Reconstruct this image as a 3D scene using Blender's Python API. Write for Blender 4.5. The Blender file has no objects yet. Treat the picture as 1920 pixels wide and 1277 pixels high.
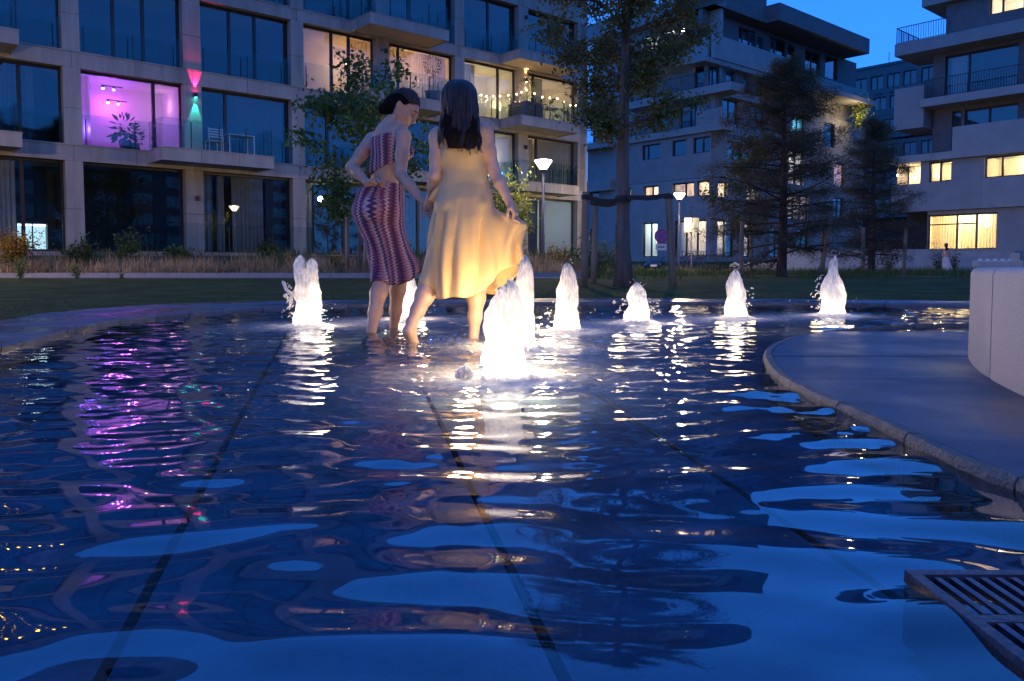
import bpy, math, random
import numpy as np
from mathutils import Vector, Matrix, noise as mnoise

sc = bpy.context.scene
C = sc.collection
R = math.radians
rng = random.Random(7)
nrg = np.random.default_rng(7)

# ---------------------------------------------------------------- camera
cam_d = bpy.data.cameras.new('camera')
cam = bpy.data.objects.new('camera', cam_d)
C.objects.link(cam)
CAM_H = 0.43
PITCH = math.atan(83 / 1500)
cam.location = (0, 0, CAM_H)
cam.rotation_euler = (math.pi / 2 - PITCH, 0, 0)
cam_d.sensor_width = 36
cam_d.lens = 1500 / 1920 * 36
cam_d.shift_y = -52.5 / 1920
cam_d.clip_start = 0.05
cam_d.clip_end = 3000
sc.camera = cam

# ---------------------------------------------------------------- dusk sky
w = bpy.data.worlds.new('World')
sc.world = w
w.use_nodes = True
wt = w.node_tree
wt.nodes.clear()
sky = wt.nodes.new('ShaderNodeTexSky')
sky.sky_type = 'NISHITA'
sky.sun_disc = False
sky.sun_elevation = R(15)
sky.sun_rotation = R(205)
sky.altitude = 200
sky.air_density = 1.0
sky.dust_density = 0.0
sky.ozone_density = 6.0
gam = wt.nodes.new('ShaderNodeGamma')       # evens out the limb, as the long dusk exposure does
gam.inputs[1].default_value = 0.36
tint = wt.nodes.new('ShaderNodeMix')
tint.data_type = 'RGBA'
tint.blend_type = 'MULTIPLY'
tint.inputs[0].default_value = 1
tint.inputs[7].default_value = (0.105, 0.56, 1.78, 1)
bg = wt.nodes.new('ShaderNodeBackground')
bg.inputs[1].default_value = 0.15
wo = wt.nodes.new('ShaderNodeOutputWorld')
wt.links.new(sky.outputs[0], gam.inputs[0])
wt.links.new(gam.outputs[0], tint.inputs[6])
wt.links.new(tint.outputs[2], bg.inputs[0])
wt.links.new(bg.outputs[0], wo.inputs[0])

sc.view_settings.view_transform = 'Standard'
sc.view_settings.look = 'None'
sc.view_settings.exposure = 1.5
sc.view_settings.gamma = 1.0
sc.view_settings.use_curve_mapping = False
cy = sc.cycles
cy.use_denoising = True
cy.max_bounces = 10
cy.transparent_max_bounces = 24
cy.glossy_bounces = 5
cy.diffuse_bounces = 4
cy.transmission_bounces = 4
cy.caustics_reflective = False
cy.caustics_refractive = False
cy.sample_clamp_indirect = 4.0
cy.sample_clamp_direct = 0.0
cy.use_light_tree = True

# ---------------------------------------------------------------- mesh helpers
class MB:
    """collects simple shapes; build() links them as one mesh object"""
    def __init__(s):
        s.v = []; s.f = []; s.uv = None
    def add(s, vs, fs):
        n = len(s.v)
        s.v += [tuple(p) for p in vs]
        s.f += [tuple(i + n for i in f) for f in fs]
        return s
    def box(s, x0, x1, y0, y1, z0, z1):
        v = [(x0,y0,z0),(x1,y0,z0),(x1,y1,z0),(x0,y1,z0),(x0,y0,z1),(x1,y0,z1),(x1,y1,z1),(x0,y1,z1)]
        return s.add(v, [(0,3,2,1),(4,5,6,7),(0,1,5,4),(1,2,6,5),(2,3,7,6),(3,0,4,7)])
    def cbox(s, x0, x1, y0, y1, z0, z1, c):
        """box with chamfered long edges on all four vertical and top sides"""
        a = [(x0+c,y0),(x1-c,y0),(x1,y0+c),(x1,y1-c),(x1-c,y1),(x0+c,y1),(x0,y1-c),(x0,y0+c)]
        return s.prism(a, z0, z1 - c).frustum(a, c, z1 - c, z1)
    def frustum(s, a, c, z0, z1):
        cx = sum(p[0] for p in a)/len(a); cy_ = sum(p[1] for p in a)/len(a)
        b = [(p[0]+(c if p[0]<cx else -c), p[1]+(c if p[1]<cy_ else -c)) for p in a]
        n = len(a)
        v = [(p[0],p[1],z0) for p in a] + [(p[0],p[1],z1) for p in b]
        return s.add(v, [(i,(i+1)%n,n+(i+1)%n,n+i) for i in range(n)] + [tuple(range(n,2*n))])
    def prism(s, pts, z0, z1):
        n = len(pts)
        v = [(p[0],p[1],z0) for p in pts] + [(p[0],p[1],z1) for p in pts]
        f = [(i,(i+1)%n,n+(i+1)%n,n+i) for i in range(n)]
        f += [tuple(range(n-1,-1,-1)), tuple(range(n,2*n))]
        return s.add(v, f)
    def tube(s, path, rad, n=8, cap=True):
        path = [Vector(p) for p in path]
        if not hasattr(rad, '__len__'): rad = [rad]*len(path)
        vs = []; fs = []
        ref = Vector((0,0,1))
        t0 = (path[-1]-path[0]).normalized()
        if abs(t0.dot(ref)) > .9: ref = Vector((1,0,0))
        for i, p in enumerate(path):
            t = (path[min(i+1,len(path)-1)] - path[max(i-1,0)])
            if t.length < 1e-9: t = t0.copy()
            t.normalize()
            a = t.cross(ref)
            if a.length < 1e-6: a = t.cross(Vector((0,1,0)))
            a.normalize(); b = t.cross(a)
            for k in range(n):
                an = 2*math.pi*k/n
                vs.append(p + (a*math.cos(an) + b*math.sin(an))*rad[i])
        for i in range(len(path)-1):
            for k in range(n):
                k2 = (k+1)%n
                fs.append((i*n+k, i*n+k2, (i+1)*n+k2, (i+1)*n+k))
        if cap:
            fs.append(tuple(range(n-1,-1,-1)))
            fs.append(tuple((len(path)-1)*n+k for k in range(n)))
        return s.add(vs, fs)
    def lathe(s, prof, n=16, c=(0,0,0), cap=True):
        vs = []; fs = []
        for r, z in prof:
            for k in range(n):
                a = 2*math.pi*k/n
                vs.append((c[0]+r*math.cos(a), c[1]+r*math.sin(a), c[2]+z))
        m = len(prof)
        for i in range(m-1):
            for k in range(n):
                k2 = (k+1)%n
                fs.append((i*n+k, i*n+k2, (i+1)*n+k2, (i+1)*n+k))
        if cap:
            fs.append(tuple(range(n-1,-1,-1))); fs.append(tuple((m-1)*n+k for k in range(n)))
        return s.add(vs, fs)
    def loft(s, rings, closed=True, cap=False):
        n = len(rings[0]); vs = [p for r in rings for p in r]; fs = []
        for i in range(len(rings)-1):
            for k in range(n if closed else n-1):
                k2 = (k+1)%n
                fs.append((i*n+k, i*n+k2, (i+1)*n+k2, (i+1)*n+k))
        if cap:
            fs.append(tuple(range(n-1,-1,-1))); fs.append(tuple((len(rings)-1)*n+k for k in range(n)))
        return s.add(vs, fs)
    def ball(s, c, r, n=6, m=8, sq=(1,1,1)):
        pr = [(max(1e-4, math.sin(math.pi*i/n))*r, -math.cos(math.pi*i/n)*r) for i in range(n+1)]
        k0 = len(s.v)
        s.lathe(pr, m)
        for i in range(k0, len(s.v)):
            x,y,z = s.v[i]; s.v[i] = (c[0]+x*sq[0], c[1]+y*sq[1], c[2]+z*sq[2])
        return s
    XF = None      # frame of the facade being built
    def mesh(s, name, m=None, smooth=False):
        me = bpy.data.meshes.new(name)
        if MB.XF is not None:
            s.v = [tuple(MB.XF @ Vector(p)) for p in s.v]
        me.from_pydata(s.v, [], s.f)
        if smooth:
            me.polygons.foreach_set('use_smooth', [True]*len(me.polygons))
        if m: me.materials.append(m)
        me.update()
        return me
    def build(s, name, m, parent=None, smooth=False, loc=None):
        o = bpy.data.objects.new(name, s.mesh(name, m, smooth))
        C.objects.link(o)
        if parent: o.parent = parent
        if loc: o.location = loc
        return o

def tag(o, label, cat, group=None):
    o['label'] = label; o['category'] = cat
    if group: o['group'] = group
    return o
def thing(name, label, cat, loc=(0,0,0), rz=0, group=None):
    o = bpy.data.objects.new(name, None)
    o.empty_display_size = .1
    C.objects.link(o)
    o.location = loc; o.rotation_euler = (0,0,rz)
    return tag(o, label, cat, group)
def kind(o, k):
    o['kind'] = k; return o
def inst(name, me, parent=None, loc=(0,0,0), rz=0, sc_=None):
    o = bpy.data.objects.new(name, me); C.objects.link(o)
    if parent: o.parent = parent
    o.location = loc; o.rotation_euler = (0,0,rz)
    if sc_: o.scale = sc_
    return o
def dup(o, loc, rz=0, label=None, scale=None):
    c = o.copy(); C.objects.link(c); c.location = loc; c.rotation_euler = (0,0,rz)
    if label: c['label'] = label
    if scale: c.scale = (scale,)*3
    for ch in list(o.children):
        d = ch.copy(); C.objects.link(d); d.parent = c
        for g in list(ch.children):
            e = g.copy(); C.objects.link(e); e.parent = d
    return c
def np_mesh(name, v, f, m=None, smooth=True, parent=None):
    """fast mesh from numpy: v (n,3), f (m,4) or (m,3)"""
    v = np.asarray(v, np.float32); f = np.asarray(f, np.int32)
    k = f.shape[1]
    me = bpy.data.meshes.new(name)
    me.vertices.add(len(v)); me.vertices.foreach_set('co', v.ravel())
    me.loops.add(f.size); me.loops.foreach_set('vertex_index', f.ravel())
    me.polygons.add(len(f))
    me.polygons.foreach_set('loop_start', np.arange(0, f.size, k, dtype=np.int32))
    me.polygons.foreach_set('use_smooth', np.full(len(f), smooth))
    if m: me.materials.append(m)
    me.update(calc_edges=True); me.validate()
    o = bpy.data.objects.new(name, me); C.objects.link(o)
    if parent: o.parent = parent
    return o
def set_uv(o, uv):
    """uv per vertex -> loop uv layer"""
    me = o.data
    l = me.uv_layers.new(name='UVMap')
    idx = np.empty(len(me.loops), np.int32); me.loops.foreach_get('vertex_index', idx)
    l.data.foreach_set('uv', np.asarray(uv, np.float32)[idx].ravel())

# ---------------------------------------------------------------- materials
_mats = {}
def nn(t, ty, **kw):
    n = t.nodes.new(ty)
    for k, v in kw.items():
        setattr(n, k, v)
    return n
def new_mat(name):
    m = bpy.data.materials.new(name); m.use_nodes = True
    t = m.node_tree; t.nodes.clear()
    out = nn(t, 'ShaderNodeOutputMaterial')
    return m, t, out
def M(name, col=(.5,.5,.5), rough=.6, var=.18, scale=3.0, bump=0.0, bscale=60.0, metal=0.0, spec=.5,
      col2=None, streak=False, transl=0.0, sheen=0.0, sss=0.0, rvar=None):
    if name in _mats: return _mats[name]
    m, t, out = new_mat(name)
    b = nn(t, 'ShaderNodeBsdfPrincipled')
    b.inputs['Roughness'].default_value = rough
    b.inputs['Metallic'].default_value = metal
    b.inputs['Specular IOR Level'].default_value = spec
    if sheen: b.inputs['Sheen Weight'].default_value = sheen
    if sss:
        b.inputs['Subsurface Weight'].default_value = sss
        b.inputs['Subsurface Radius'].default_value = (.012,.005,.003)
        b.inputs['Subsurface Scale'].default_value = 1
    geo = nn(t, 'ShaderNodeNewGeometry')
    mp = nn(t, 'ShaderNodeMapping')
    if streak: mp.inputs['Scale'].default_value = (1, 1, .12)
    t.links.new(geo.outputs['Position'], mp.inputs[0])
    nz = nn(t, 'ShaderNodeTexNoise'); nz.inputs['Scale'].default_value = scale
    nz.inputs['Detail'].default_value = 6; nz.inputs['Roughness'].default_value = .65
    t.links.new(mp.outputs[0], nz.inputs['Vector'])
    ramp = nn(t, 'ShaderNodeValToRGB')
    lo = [c*(1-var*1.6) for c in col]; hi = [min(1,c*(1+var*1.6)) for c in (col2 or col)]
    ramp.color_ramp.elements[0].position = .28; ramp.color_ramp.elements[1].position = .72
    ramp.color_ramp.elements[0].color = (*lo, 1); ramp.color_ramp.elements[1].color = (*hi, 1)
    t.links.new(nz.outputs['Fac'], ramp.inputs[0])
    t.links.new(ramp.outputs[0], b.inputs['Base Color'])
    if rvar:
        n4 = nn(t, 'ShaderNodeTexNoise'); n4.inputs['Scale'].default_value = rvar[2]; n4.inputs['Detail'].default_value = 5
        t.links.new(geo.outputs['Position'], n4.inputs['Vector'])
        mr_ = nn(t, 'ShaderNodeMapRange'); mr_.inputs[1].default_value = .38; mr_.inputs[2].default_value = .62
        mr_.inputs[3].default_value = rvar[0]; mr_.inputs[4].default_value = rvar[1]
        t.links.new(n4.outputs['Fac'], mr_.inputs[0]); t.links.new(mr_.outputs[0], b.inputs['Roughness'])
    if bump:
        n2 = nn(t, 'ShaderNodeTexNoise'); n2.inputs['Scale'].default_value = bscale; n2.inputs['Detail'].default_value = 4
        t.links.new(geo.outputs['Position'], n2.inputs['Vector'])
        bp = nn(t, 'ShaderNodeBump'); bp.inputs['Strength'].default_value = bump; bp.inputs['Distance'].default_value = .01
        t.links.new(n2.outputs['Fac'], bp.inputs['Height'])
        t.links.new(bp.outputs[0], b.inputs['Normal'])
    if transl:
        tr = nn(t, 'ShaderNodeBsdfTranslucent'); t.links.new(ramp.outputs[0], tr.inputs[0])
        mx = nn(t, 'ShaderNodeMixShader'); mx.inputs[0].default_value = transl
        t.links.new(b.outputs[0], mx.inputs[1]); t.links.new(tr.outputs[0], mx.inputs[2])
        t.links.new(mx.outputs[0], out.inputs[0])
    else:
        t.links.new(b.outputs[0], out.inputs[0])
    _mats[name] = m
    return m
def glass(name, tintc=(.9,.93,.95), ior=1.5, rough=0.0, boost=1.0):
    if name in _mats: return _mats[name]
    m, t, out = new_mat(name)
    tr = nn(t, 'ShaderNodeBsdfTransparent'); tr.inputs[0].default_value = (*tintc, 1)
    gl = nn(t, 'ShaderNodeBsdfGlossy'); gl.inputs['Roughness'].default_value = rough
    fr = nn(t, 'ShaderNodeFresnel'); fr.inputs[0].default_value = ior
    geo = nn(t, 'ShaderNodeNewGeometry')
    inv = nn(t, 'ShaderNodeMath', operation='SUBTRACT'); inv.inputs[0].default_value = 1.0
    t.links.new(geo.outputs['Backfacing'], inv.inputs[1])
    mu = nn(t, 'ShaderNodeMath', operation='MULTIPLY'); mu.use_clamp = True
    t.links.new(fr.outputs[0], mu.inputs[0]); t.links.new(inv.outputs[0], mu.inputs[1])
    mu2 = nn(t, 'ShaderNodeMath', operation='MULTIPLY'); mu2.use_clamp = True; mu2.inputs[1].default_value = boost
    t.links.new(mu.outputs[0], mu2.inputs[0])
    mx = nn(t, 'ShaderNodeMixShader')
    t.links.new(mu2.outputs[0], mx.inputs[0]); t.links.new(tr.outputs[0], mx.inputs[1]); t.links.new(gl.outputs[0], mx.inputs[2])
    t.links.new(mx.outputs[0], out.inputs[0])
    _mats[name] = m
    return m
def frosted(name, col, strength):
    """glowing frosted shell: gives off light and lets the lamp inside shine through"""
    m, t, out = new_mat(name)
    e = nn(t, 'ShaderNodeEmission'); e.inputs[0].default_value = (*col, 1); e.inputs[1].default_value = strength
    tp = nn(t, 'ShaderNodeBsdfTransparent'); mx = nn(t, 'ShaderNodeMixShader')
    t.links.new(e.outputs[0], mx.inputs[1]); t.links.new(tp.outputs[0], mx.inputs[2]); t.links.new(mx.outputs[0], out.inputs[0])
    return m
def emit(name, col, strength):
    if name in _mats: return _mats[name]
    m, t, out = new_mat(name)
    e = nn(t, 'ShaderNodeEmission'); e.inputs[0].default_value = (*col, 1); e.inputs[1].default_value = strength
    t.links.new(e.outputs[0], out.inputs[0])
    _mats[name] = m
    return m
def point(name, loc, col, power, r=.05, parent=None, spot=None, aim=None, blend=.5):
    l = bpy.data.lights.new(name, 'SPOT' if spot else 'POINT')
    l.color = col; l.energy = power; l.shadow_soft_size = r
    if spot: l.spot_size = spot; l.spot_blend = blend
    o = bpy.data.objects.new(name, l); C.objects.link(o); o.location = loc
    if aim is not None:
        o.rotation_euler = Vector(aim).to_track_quat('-Z', 'Y').to_euler()
    if parent: o.parent = parent
    return o
WARM = (1.0, .66, .36)
# ================================================================ SETTING: ground, pool, water
def catmull(pts, n=12, closed=True):
    P = [np.array(p, float) for p in pts]; out = []
    m = len(P)
    for i in range(m if closed else m-1):
        p0 = P[(i-1)%m] if closed or i>0 else P[0]
        p1 = P[i]; p2 = P[(i+1)%m]
        p3 = P[(i+2)%m] if closed or i+2<m else P[-1]
        for k in range(n):
            t = k/n
            out.append(.5*((2*p1)+(-p0+p2)*t+(2*p0-5*p1+4*p2-p3)*t*t+(-p0+3*p1-3*p2+p3)*t**3))
    if not closed: out.append(P[-1])
    return out
def sm(t):
    t = min(1, max(0, t)); return t*t*(3-2*t)
# world plan of the basin, metres
INNER = [(-2.66,4.15),(-2.85,5.05),(-3.02,5.9),(-2.97,6.9),(-2.6,8.05),(-1.85,8.85),(-.6,9.3),(.9,9.48),(2.8,9.42),(4.9,8.85),(6.6,7.6),(7.4,5.6),(7.2,3.2),(6.4,.6),(5.2,-2),(3.0,-4),(0,-4.8),(-2.2,-4.0),(-3.0,-2),(-3.05,.3),(-2.75,2.6)]
OUTER = [(-3.9,5.95),(-4.1,6.9),(-4.08,7.8),(-3.75,8.95),(-2.3,9.95),(-.7,10.3),(.93,10.45),(2.89,10.35),(5.3,9.8),(7.5,8.4),(8.6,6.0),(8.5,3.0),(7.6,0),(6.2,-3),(3.6,-5.4),(0,-6.2),(-3.2,-5.2),(-4.3,-2.6),(-4.4,.3),(-4.1,3)]
inner = catmull(INNER, 10); outer = catmull(OUTER, 10)
def in_poly(x, y, poly):
    c = False; n = len(poly); j = n-1
    for i in range(n):
        xi, yi = poly[i][0], poly[i][1]; xj, yj = poly[j][0], poly[j][1]
        if ((yi>y) != (yj>y)) and x < (xj-xi)*(y-yi)/(yj-yi)+xi: c = not c
        j = i
    return c
def resample(poly, n):
    P = np.array(poly); Q = np.vstack([P, P[:1]])
    d = np.r_[0, np.cumsum(np.linalg.norm(np.diff(Q, axis=0), axis=1))]
    s = np.linspace(0, d[-1], n, endpoint=False)
    return np.stack([np.interp(s, d, Q[:,0]), np.interp(s, d, Q[:,1])], 1), d[-1]
outer_r, LO = resample(outer, 240)
RIM_Z = .035
def gz(x, y):
    """height of the ground beyond the basin"""
    d = math.hypot(x*.8, y-3) - 7
    z = RIM_Z + .155*sm(d/9)
    if y > 44: z += .75*sm((y-44)/16)
    z += .012*mnoise.noise((x*.25, y*.25, 0))*sm(d/3)
    return z
m_lawn = M('lawn', (.034,.054,.014), .95, .35, 1.6, bump=.8, bscale=45, col2=(.052,.068,.02), spec=.1)
m_soil = M('soil', (.045,.032,.022), .95, .3, 4, bump=.9, bscale=30, col2=(.07,.052,.035), spec=.1)
m_granite = M('granite', (.30,.29,.29), .55, .12, 90, bump=.25, bscale=300)
m_wet = M('wet_granite', (.014,.022,.045), .4, .3, 6, bump=.14, bscale=170, spec=1.0, rvar=(.30,.55,1.7))
m_rim = M('rim_granite', (.10,.10,.115), .30, .25, 9, bump=.15, bscale=200, rvar=(.14,.55,1.4))
m_path = M('path_gravel', (.30,.24,.17), .9, .14, 12, bump=.5, bscale=150, spec=.2)
m_kerb = M('kerb_stone', (.26,.25,.25), .7, .12, 8, bump=.2, bscale=90)

# ground: rings out from the rim of the basin to the horizon
ks = [0,.15,.4,.8,1.4,2.2,3.2,4.5,6,8,10.5,13.5,17,21,25,30,36,43,50,60,75,100,150,260,500,1200]
cen = np.array((1.0, 3.0)); vv = []; n = len(outer_r)
for k in ks:
    for p in outer_r:
        d = (p-cen)/np.linalg.norm(p-cen)
        q = p + d*k
        vv.append((q[0], q[1], gz(q[0], q[1]) if k > 0 else RIM_Z-.004))
ff = [(i*n+j, i*n+(j+1)%n, (i+1)*n+(j+1)%n, (i+1)*n+j) for i in range(len(ks)-1) for j in range(n)]
kind(np_mesh('ground', vv, ff, m_lawn), 'structure')

# rim of the basin: separate curved granite slabs
rim = thing('pool_rim', 'wide grey granite rim curving round the fountain pool', 'pool rim', (0,0,0))
rim['kind'] = 'structure'
NB = 40
ri, _ = resample(inner, NB*6); ro, _ = resample(outer, NB*6)
# pair every inner point with the nearest outer one by angle
def ang(p): return math.atan2(p[1]-3, p[0]-1)
oa = sorted([(ang(p), p[0], p[1]) for p in outer]); oan = np.array(oa)
def outer_at(a):
    return np.array((np.interp(a, oan[:,0], oan[:,1], period=2*math.pi), np.interp(a, oan[:,0], oan[:,2], period=2*math.pi)))
for b in range(NB):
    A_ = []; B_ = []
    for k in range(7):
        t = b*6+k
        p = ri[t % (NB*6)].copy(); q = outer_at(ang(p))
        if k in (0,6):
            p2 = ri[(t+(1 if k==0 else -1)) % (NB*6)]
            dd = (p2-p)/np.linalg.norm(p2-p)*.004
            p = p+dd; q = q+dd
        A_.append(p); B_.append(q)
    dz = rng.uniform(-.0015,.0015)
    rings = []
    for p, q in zip(A_, B_):
        u = (q-p)/np.linalg.norm(q-p)*.012
        rings.append([(p[0],p[1],-.16),(p[0],p[1],RIM_Z-.012+dz),(p[0]+u[0],p[1]+u[1],RIM_Z+dz),(q[0],q[1],RIM_Z+dz),(q[0],q[1],-.16)])
    MB().loft(rings, closed=True, cap=True).build('stone_slab', m_rim, rim)

# pool floor: radial granite slabs with open joints, seen through the water
m_floor = M('pool_floor_granite', (.33,.335,.34), .6, .2, 7, bump=.3, bscale=120, col2=(.42,.42,.42))
m_joint = M('pool_joint', (.012,.012,.014), .9, .1, 5)
floor_ = thing('pool_floor', 'dark granite slab floor of the fountain pool under shallow water', 'pool floor')
floor_['kind'] = 'structure'
ZF = -.115
kind(MB().add([(-3.6,-5.2,ZF-.03),(7.9,-5.2,ZF-.03),(7.9,10,ZF-.03),(-3.6,10,ZF-.03)], [(0,1,2,3)]).build('joint_bed', m_joint, floor_), 'structure')
FC = np.array((2.0,-9.6))     # the slabs fan out from here
def fan(a, r): return (FC[0]+r*math.sin(a), FC[1]+r*math.cos(a))
a0s = [math.atan2(x-FC[0], y-FC[1]) for x, y in ((-1.76,3),(-1.0,3),(-.3,3),(.42,3))]
step = (a0s[3]-a0s[0])/3
rads = [5.2,7.4,9.6,11.75,13.9,16.0,18.2,19.6]
for i in range(-7, 14):
    aa, ab = a0s[0]+step*i, a0s[0]+step*(i+1)
    for j in range(len(rads)-1):
        if max(abs(fan(aa,rads[j])[0]), abs(fan(ab,rads[j+1])[0])) > 9: continue
        g = .010
        r0, r1 = rads[j]+g*.3, rads[j+1]-g*.3
        dz = rng.uniform(-.003,.003)
        pts = []
        N = 5
        lo = [fan(aa+g/r0, r0), fan(ab-g/r0, r0)]
        # joint edges wander to imitate refraction by the water, built into the shape
        L = [fan(aa+(g+.006*mnoise.noise((aa*40, r*3, 1)))/r, r) for r in np.linspace(r0, r1, N)]
        Rr = [fan(ab-(g-.006*mnoise.noise((ab*40, r*3, 1)))/r, r) for r in np.linspace(r0, r1, N)]
        pts = Rr + L[::-1]
        if not any(in_poly(p[0], p[1], outer) for p in pts): continue
        MB().prism(pts[::-1] if False else pts, ZF-.03, ZF+dz).build('stone_slab', m_floor, floor_)

# wet granite platform at the right with its rough kerb
PL = [(.93,1.28),(.975,1.50),(.953,1.70),(.968,2.0),(.985,2.27),(.98,2.56),(1.01,2.99),(1.075,3.34),(1.19,3.77),(1.29,4.05),(1.47,4.43),(1.835,4.98),(2.36,5.47),(2.99,5.84),(3.6,5.95),(4.6,6.0)]
plc = catmull(PL, 6, closed=False)
plat = thing('stone_platform', 'wet dark granite platform with rough kerb edge rising from the pool', 'stone platform')
plat['kind'] = 'structure'
PZ = .022
m_kerbrough = M('rough_kerb', (.12,.115,.105), .6, .3, 30, bump=1.0, bscale=120)
# paving slabs of the platform: strips across, cut by lines
right_end = [(6.8,5.85),(6.8,-1.5),(2.9,-1.5)]
cuts = [-1.5,.2,1.25,2.1,2.95,3.7,4.45,5.15,6.02]
poly_in = []
for i, p in enumerate(plc):
    a = plc[max(0,i-1)]; b = plc[min(len(plc)-1,i+1)]
    t = (b-a)/np.linalg.norm(b-a); nrm = np.array((t[1],-t[0]))
    poly_in.append(p + nrm*.041)
pin = np.array(poly_in)
lead = [np.array(q) for q in ((2.25,-1.6),(1.45,-.6),(1.07,.5))]
edge_in = lead + list(pin)
ey = np.array([p[1] for p in edge_in]); ex = np.array([p[0] for p in edge_in])
o_ = np.argsort(ey)
def left_x(y):  # left edge of the platform at depth y (last crossing)
    return float(np.interp(y, ey[o_], ex[o_]))
for c0, c1 in zip(cuts[:-1], cuts[1:]):
    ysr = np.linspace(c0+.003, min(c1-.003, 5.985), 9)
    splits = [0, 1.9+rng.uniform(-.3,.3), 4.0]
    for s_i in range(2):
        pts = []
        xr = 6.8 if s_i == 1 else 3.35+.25*math.sin(c0*5)
        xl0 = 3.356+.25*math.sin(c0*5)
        lft = [(left_x(y) if s_i == 0 else xl0, y-.10*((left_x(y) if s_i==0 else xl0)-1.2)*0) for y in ysr]
        rgt = [(xr, y) for y in ysr]
        if any(l[0] >= r[0] for l, r in zip(lft, rgt)): continue
        dz = rng.uniform(-.0012,.0012)
        MB().prism(rgt + lft[::-1], -.16, PZ+dz).build('stone_slab', m_wet, plat)
# kerb stones along the curved edge
kp = [np.array(q) for q in ((2.2,-1.6),(1.4,-.6),(1.02,.5))] + list(plc)
kp = catmull(kp, 3, closed=False)
seg = 30
for i0 in range(0, len(kp)-1, seg):
    idx = list(range(i0, min(i0+seg, len(kp)-1)+1))
    if len(idx) < 3: continue
    rings = []
    for q, i in enumerate(idx):
        a = kp[max(0,i-1)]; b = kp[min(len(kp)-1,i+1)]
        t = (b-a)/np.linalg.norm(b-a); nr = np.array((t[1],-t[0]))
        p = kp[i] + (t*.004 if q == 0 else (-t*.004 if q == len(idx)-1 else 0))
        w1 = .004*mnoise.noise((p[0]*14, p[1]*14, 2)); w2 = .004*mnoise.noise((p[0]*17, p[1]*17, 5))
        q0 = p+nr*w1; q1 = p+nr*.010; q2 = p+nr*.038
        rings.append([(q0[0],q0[1],-.16),(q0[0],q0[1],PZ-.012+w2),(q1[0],q1[1],PZ+.002+w2),(q2[0],q2[1],PZ+.002),(q2[0],q2[1],-.16)])
    MB().loft(rings, closed=True, cap=True).build('kerb_stone', m_kerbrough, plat)

# drain grate at the lower right, its top just breaking the water film
gr = thing('drain_grate', 'slotted metal drain grate in stone frame at lower right of pool', 'drain grate', (.55,.62,.004))
m_steel = M('worn_steel', (.07,.085,.13), .32, .25, 30, metal=.9)
gfm = M('grate_frame', (.045,.05,.07), .35, .25, 40, bump=.5)
gf = MB()
gf.box(0,.016,0,.48,-.10,.004).box(.366,.382,0,.48,-.10,.004).box(.0161,.3659,.462,.48,-.10,.004).box(.0161,.3659,0,.02,-.10,.004)
gf.build('frame', gfm, gr)
for y in (.325,.195,.065):
    MB().box(.0165,.3655,y-.010,y+.010,-.03,.0035).build('cross_bar', gfm, gr)
for y0, y1 in ((.338,.454),(.208,.312),(.078,.182)):
    for k in range(16):
        x = .028+k*.0208
        MB().box(x, x+.009, y0, y1, -.022, .0032).build('bar', m_steel, gr)
MB().box(.0165,.3655,.021,.454,-.112,-.10).build('tray', M('grate_tray', (.015,.015,.018), .7), gr)

# ---------------------------------------------------------------- water
JETS = [(-1.51,5.91),(-.86,6.75),(-.03,3.06),(.06,4.25),(.37,5.41),(.99,6.32),(1.92,6.86),(2.91,7.25)]
def water_h(X, Y):
    h = np.zeros_like(X)
    r_ = np.random.default_rng(3)
    # rings running out from every jet
    for i, (jx, jy) in enumerate(JETS):
        d = np.hypot(X-jx, Y-jy)
        lam = .115+.012*i % .03
        k = 2*math.pi/lam
        amp = .0021*np.exp(-d/1.1)*np.clip(d/.12, 0, 1)
        ph = r_.uniform(0, 6)
        h += amp*np.sin(k*d+ph + .6*np.sin(3*np.arctan2(Y-jy, X-jx)+i) + .5*np.sin(X*7+i)*np.sin(Y*6))
        h += .0042*np.exp(-d/2.2)*np.sin(2*math.pi/.33*d+ph*2 + .8*np.sin(X*2.3+i))*np.clip(d/.3,0,1)/(1+.35*d)
    # crossing swell in the near water, shorter chop farther out
    fade = np.clip((Y-.9)/2.0, .16, 1); near = 1.0+.35*np.exp(-((Y-1.15)/.55)**2)
    for q in range(34):
        lam = (.46,.34,.26,.20,.155,.12,.092,.068,.052)[q % 9]*r_.uniform(.88,1.14)
        th = r_.normal(0, .44) + math.pi/2
        slope = (.014,.018,.022,.026,.026,.023,.022,.021,.017)[q % 9]
        a = slope*lam/6.28
        kx, ky = 2*math.pi/lam*math.cos(th), 2*math.pi/lam*math.sin(th)
        f = near if lam > .14 else fade
        if lam > .3: f = near*1.1
        patch = .55+.45*np.sin(X*r_.uniform(1.2,2.6)+r_.uniform(0,6))*np.sin(Y*r_.uniform(1.0,2.2)+r_.uniform(0,6))
        left = np.where(lam < .3, np.clip((X/np.maximum(Y,.3)+.75)/.55, .45, 1), 1) if lam < .3 else 1
        left = 1-(1-left)*(1-fade)
        h += a*f*patch*left*np.sin(kx*X+ky*Y+r_.uniform(0,6.28) + .9*np.sin(X*2.6+q)+.9*np.sin(Y*2.3+q*2))
    # boiling water around the jets and the wading feet
    for (jx, jy) in JETS + [(-.95,5.25),(-.55,4.75),(-.25,4.8)]:
        d = np.hypot(X-jx, Y-jy)
        e = np.exp(-(d/.42)**2)
        h += e*.0042*(np.sin(X*61+2*np.sin(Y*47))*np.sin(Y*57+2*np.sin(X*43)) + .7*np.sin(X*113+Y*31+2*np.sin(Y*90))*np.sin(Y*97-X*27))
        h += .010*np.exp(-(d/.13)**2)
    return h
rows = [.42]
while rows[-1] < 10.2:
    rows.append(rows[-1] + max(.006, rows[-1]*.0052))
rows = np.array(rows); cols = np.linspace(-1.05, 1.05, 660)
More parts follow.
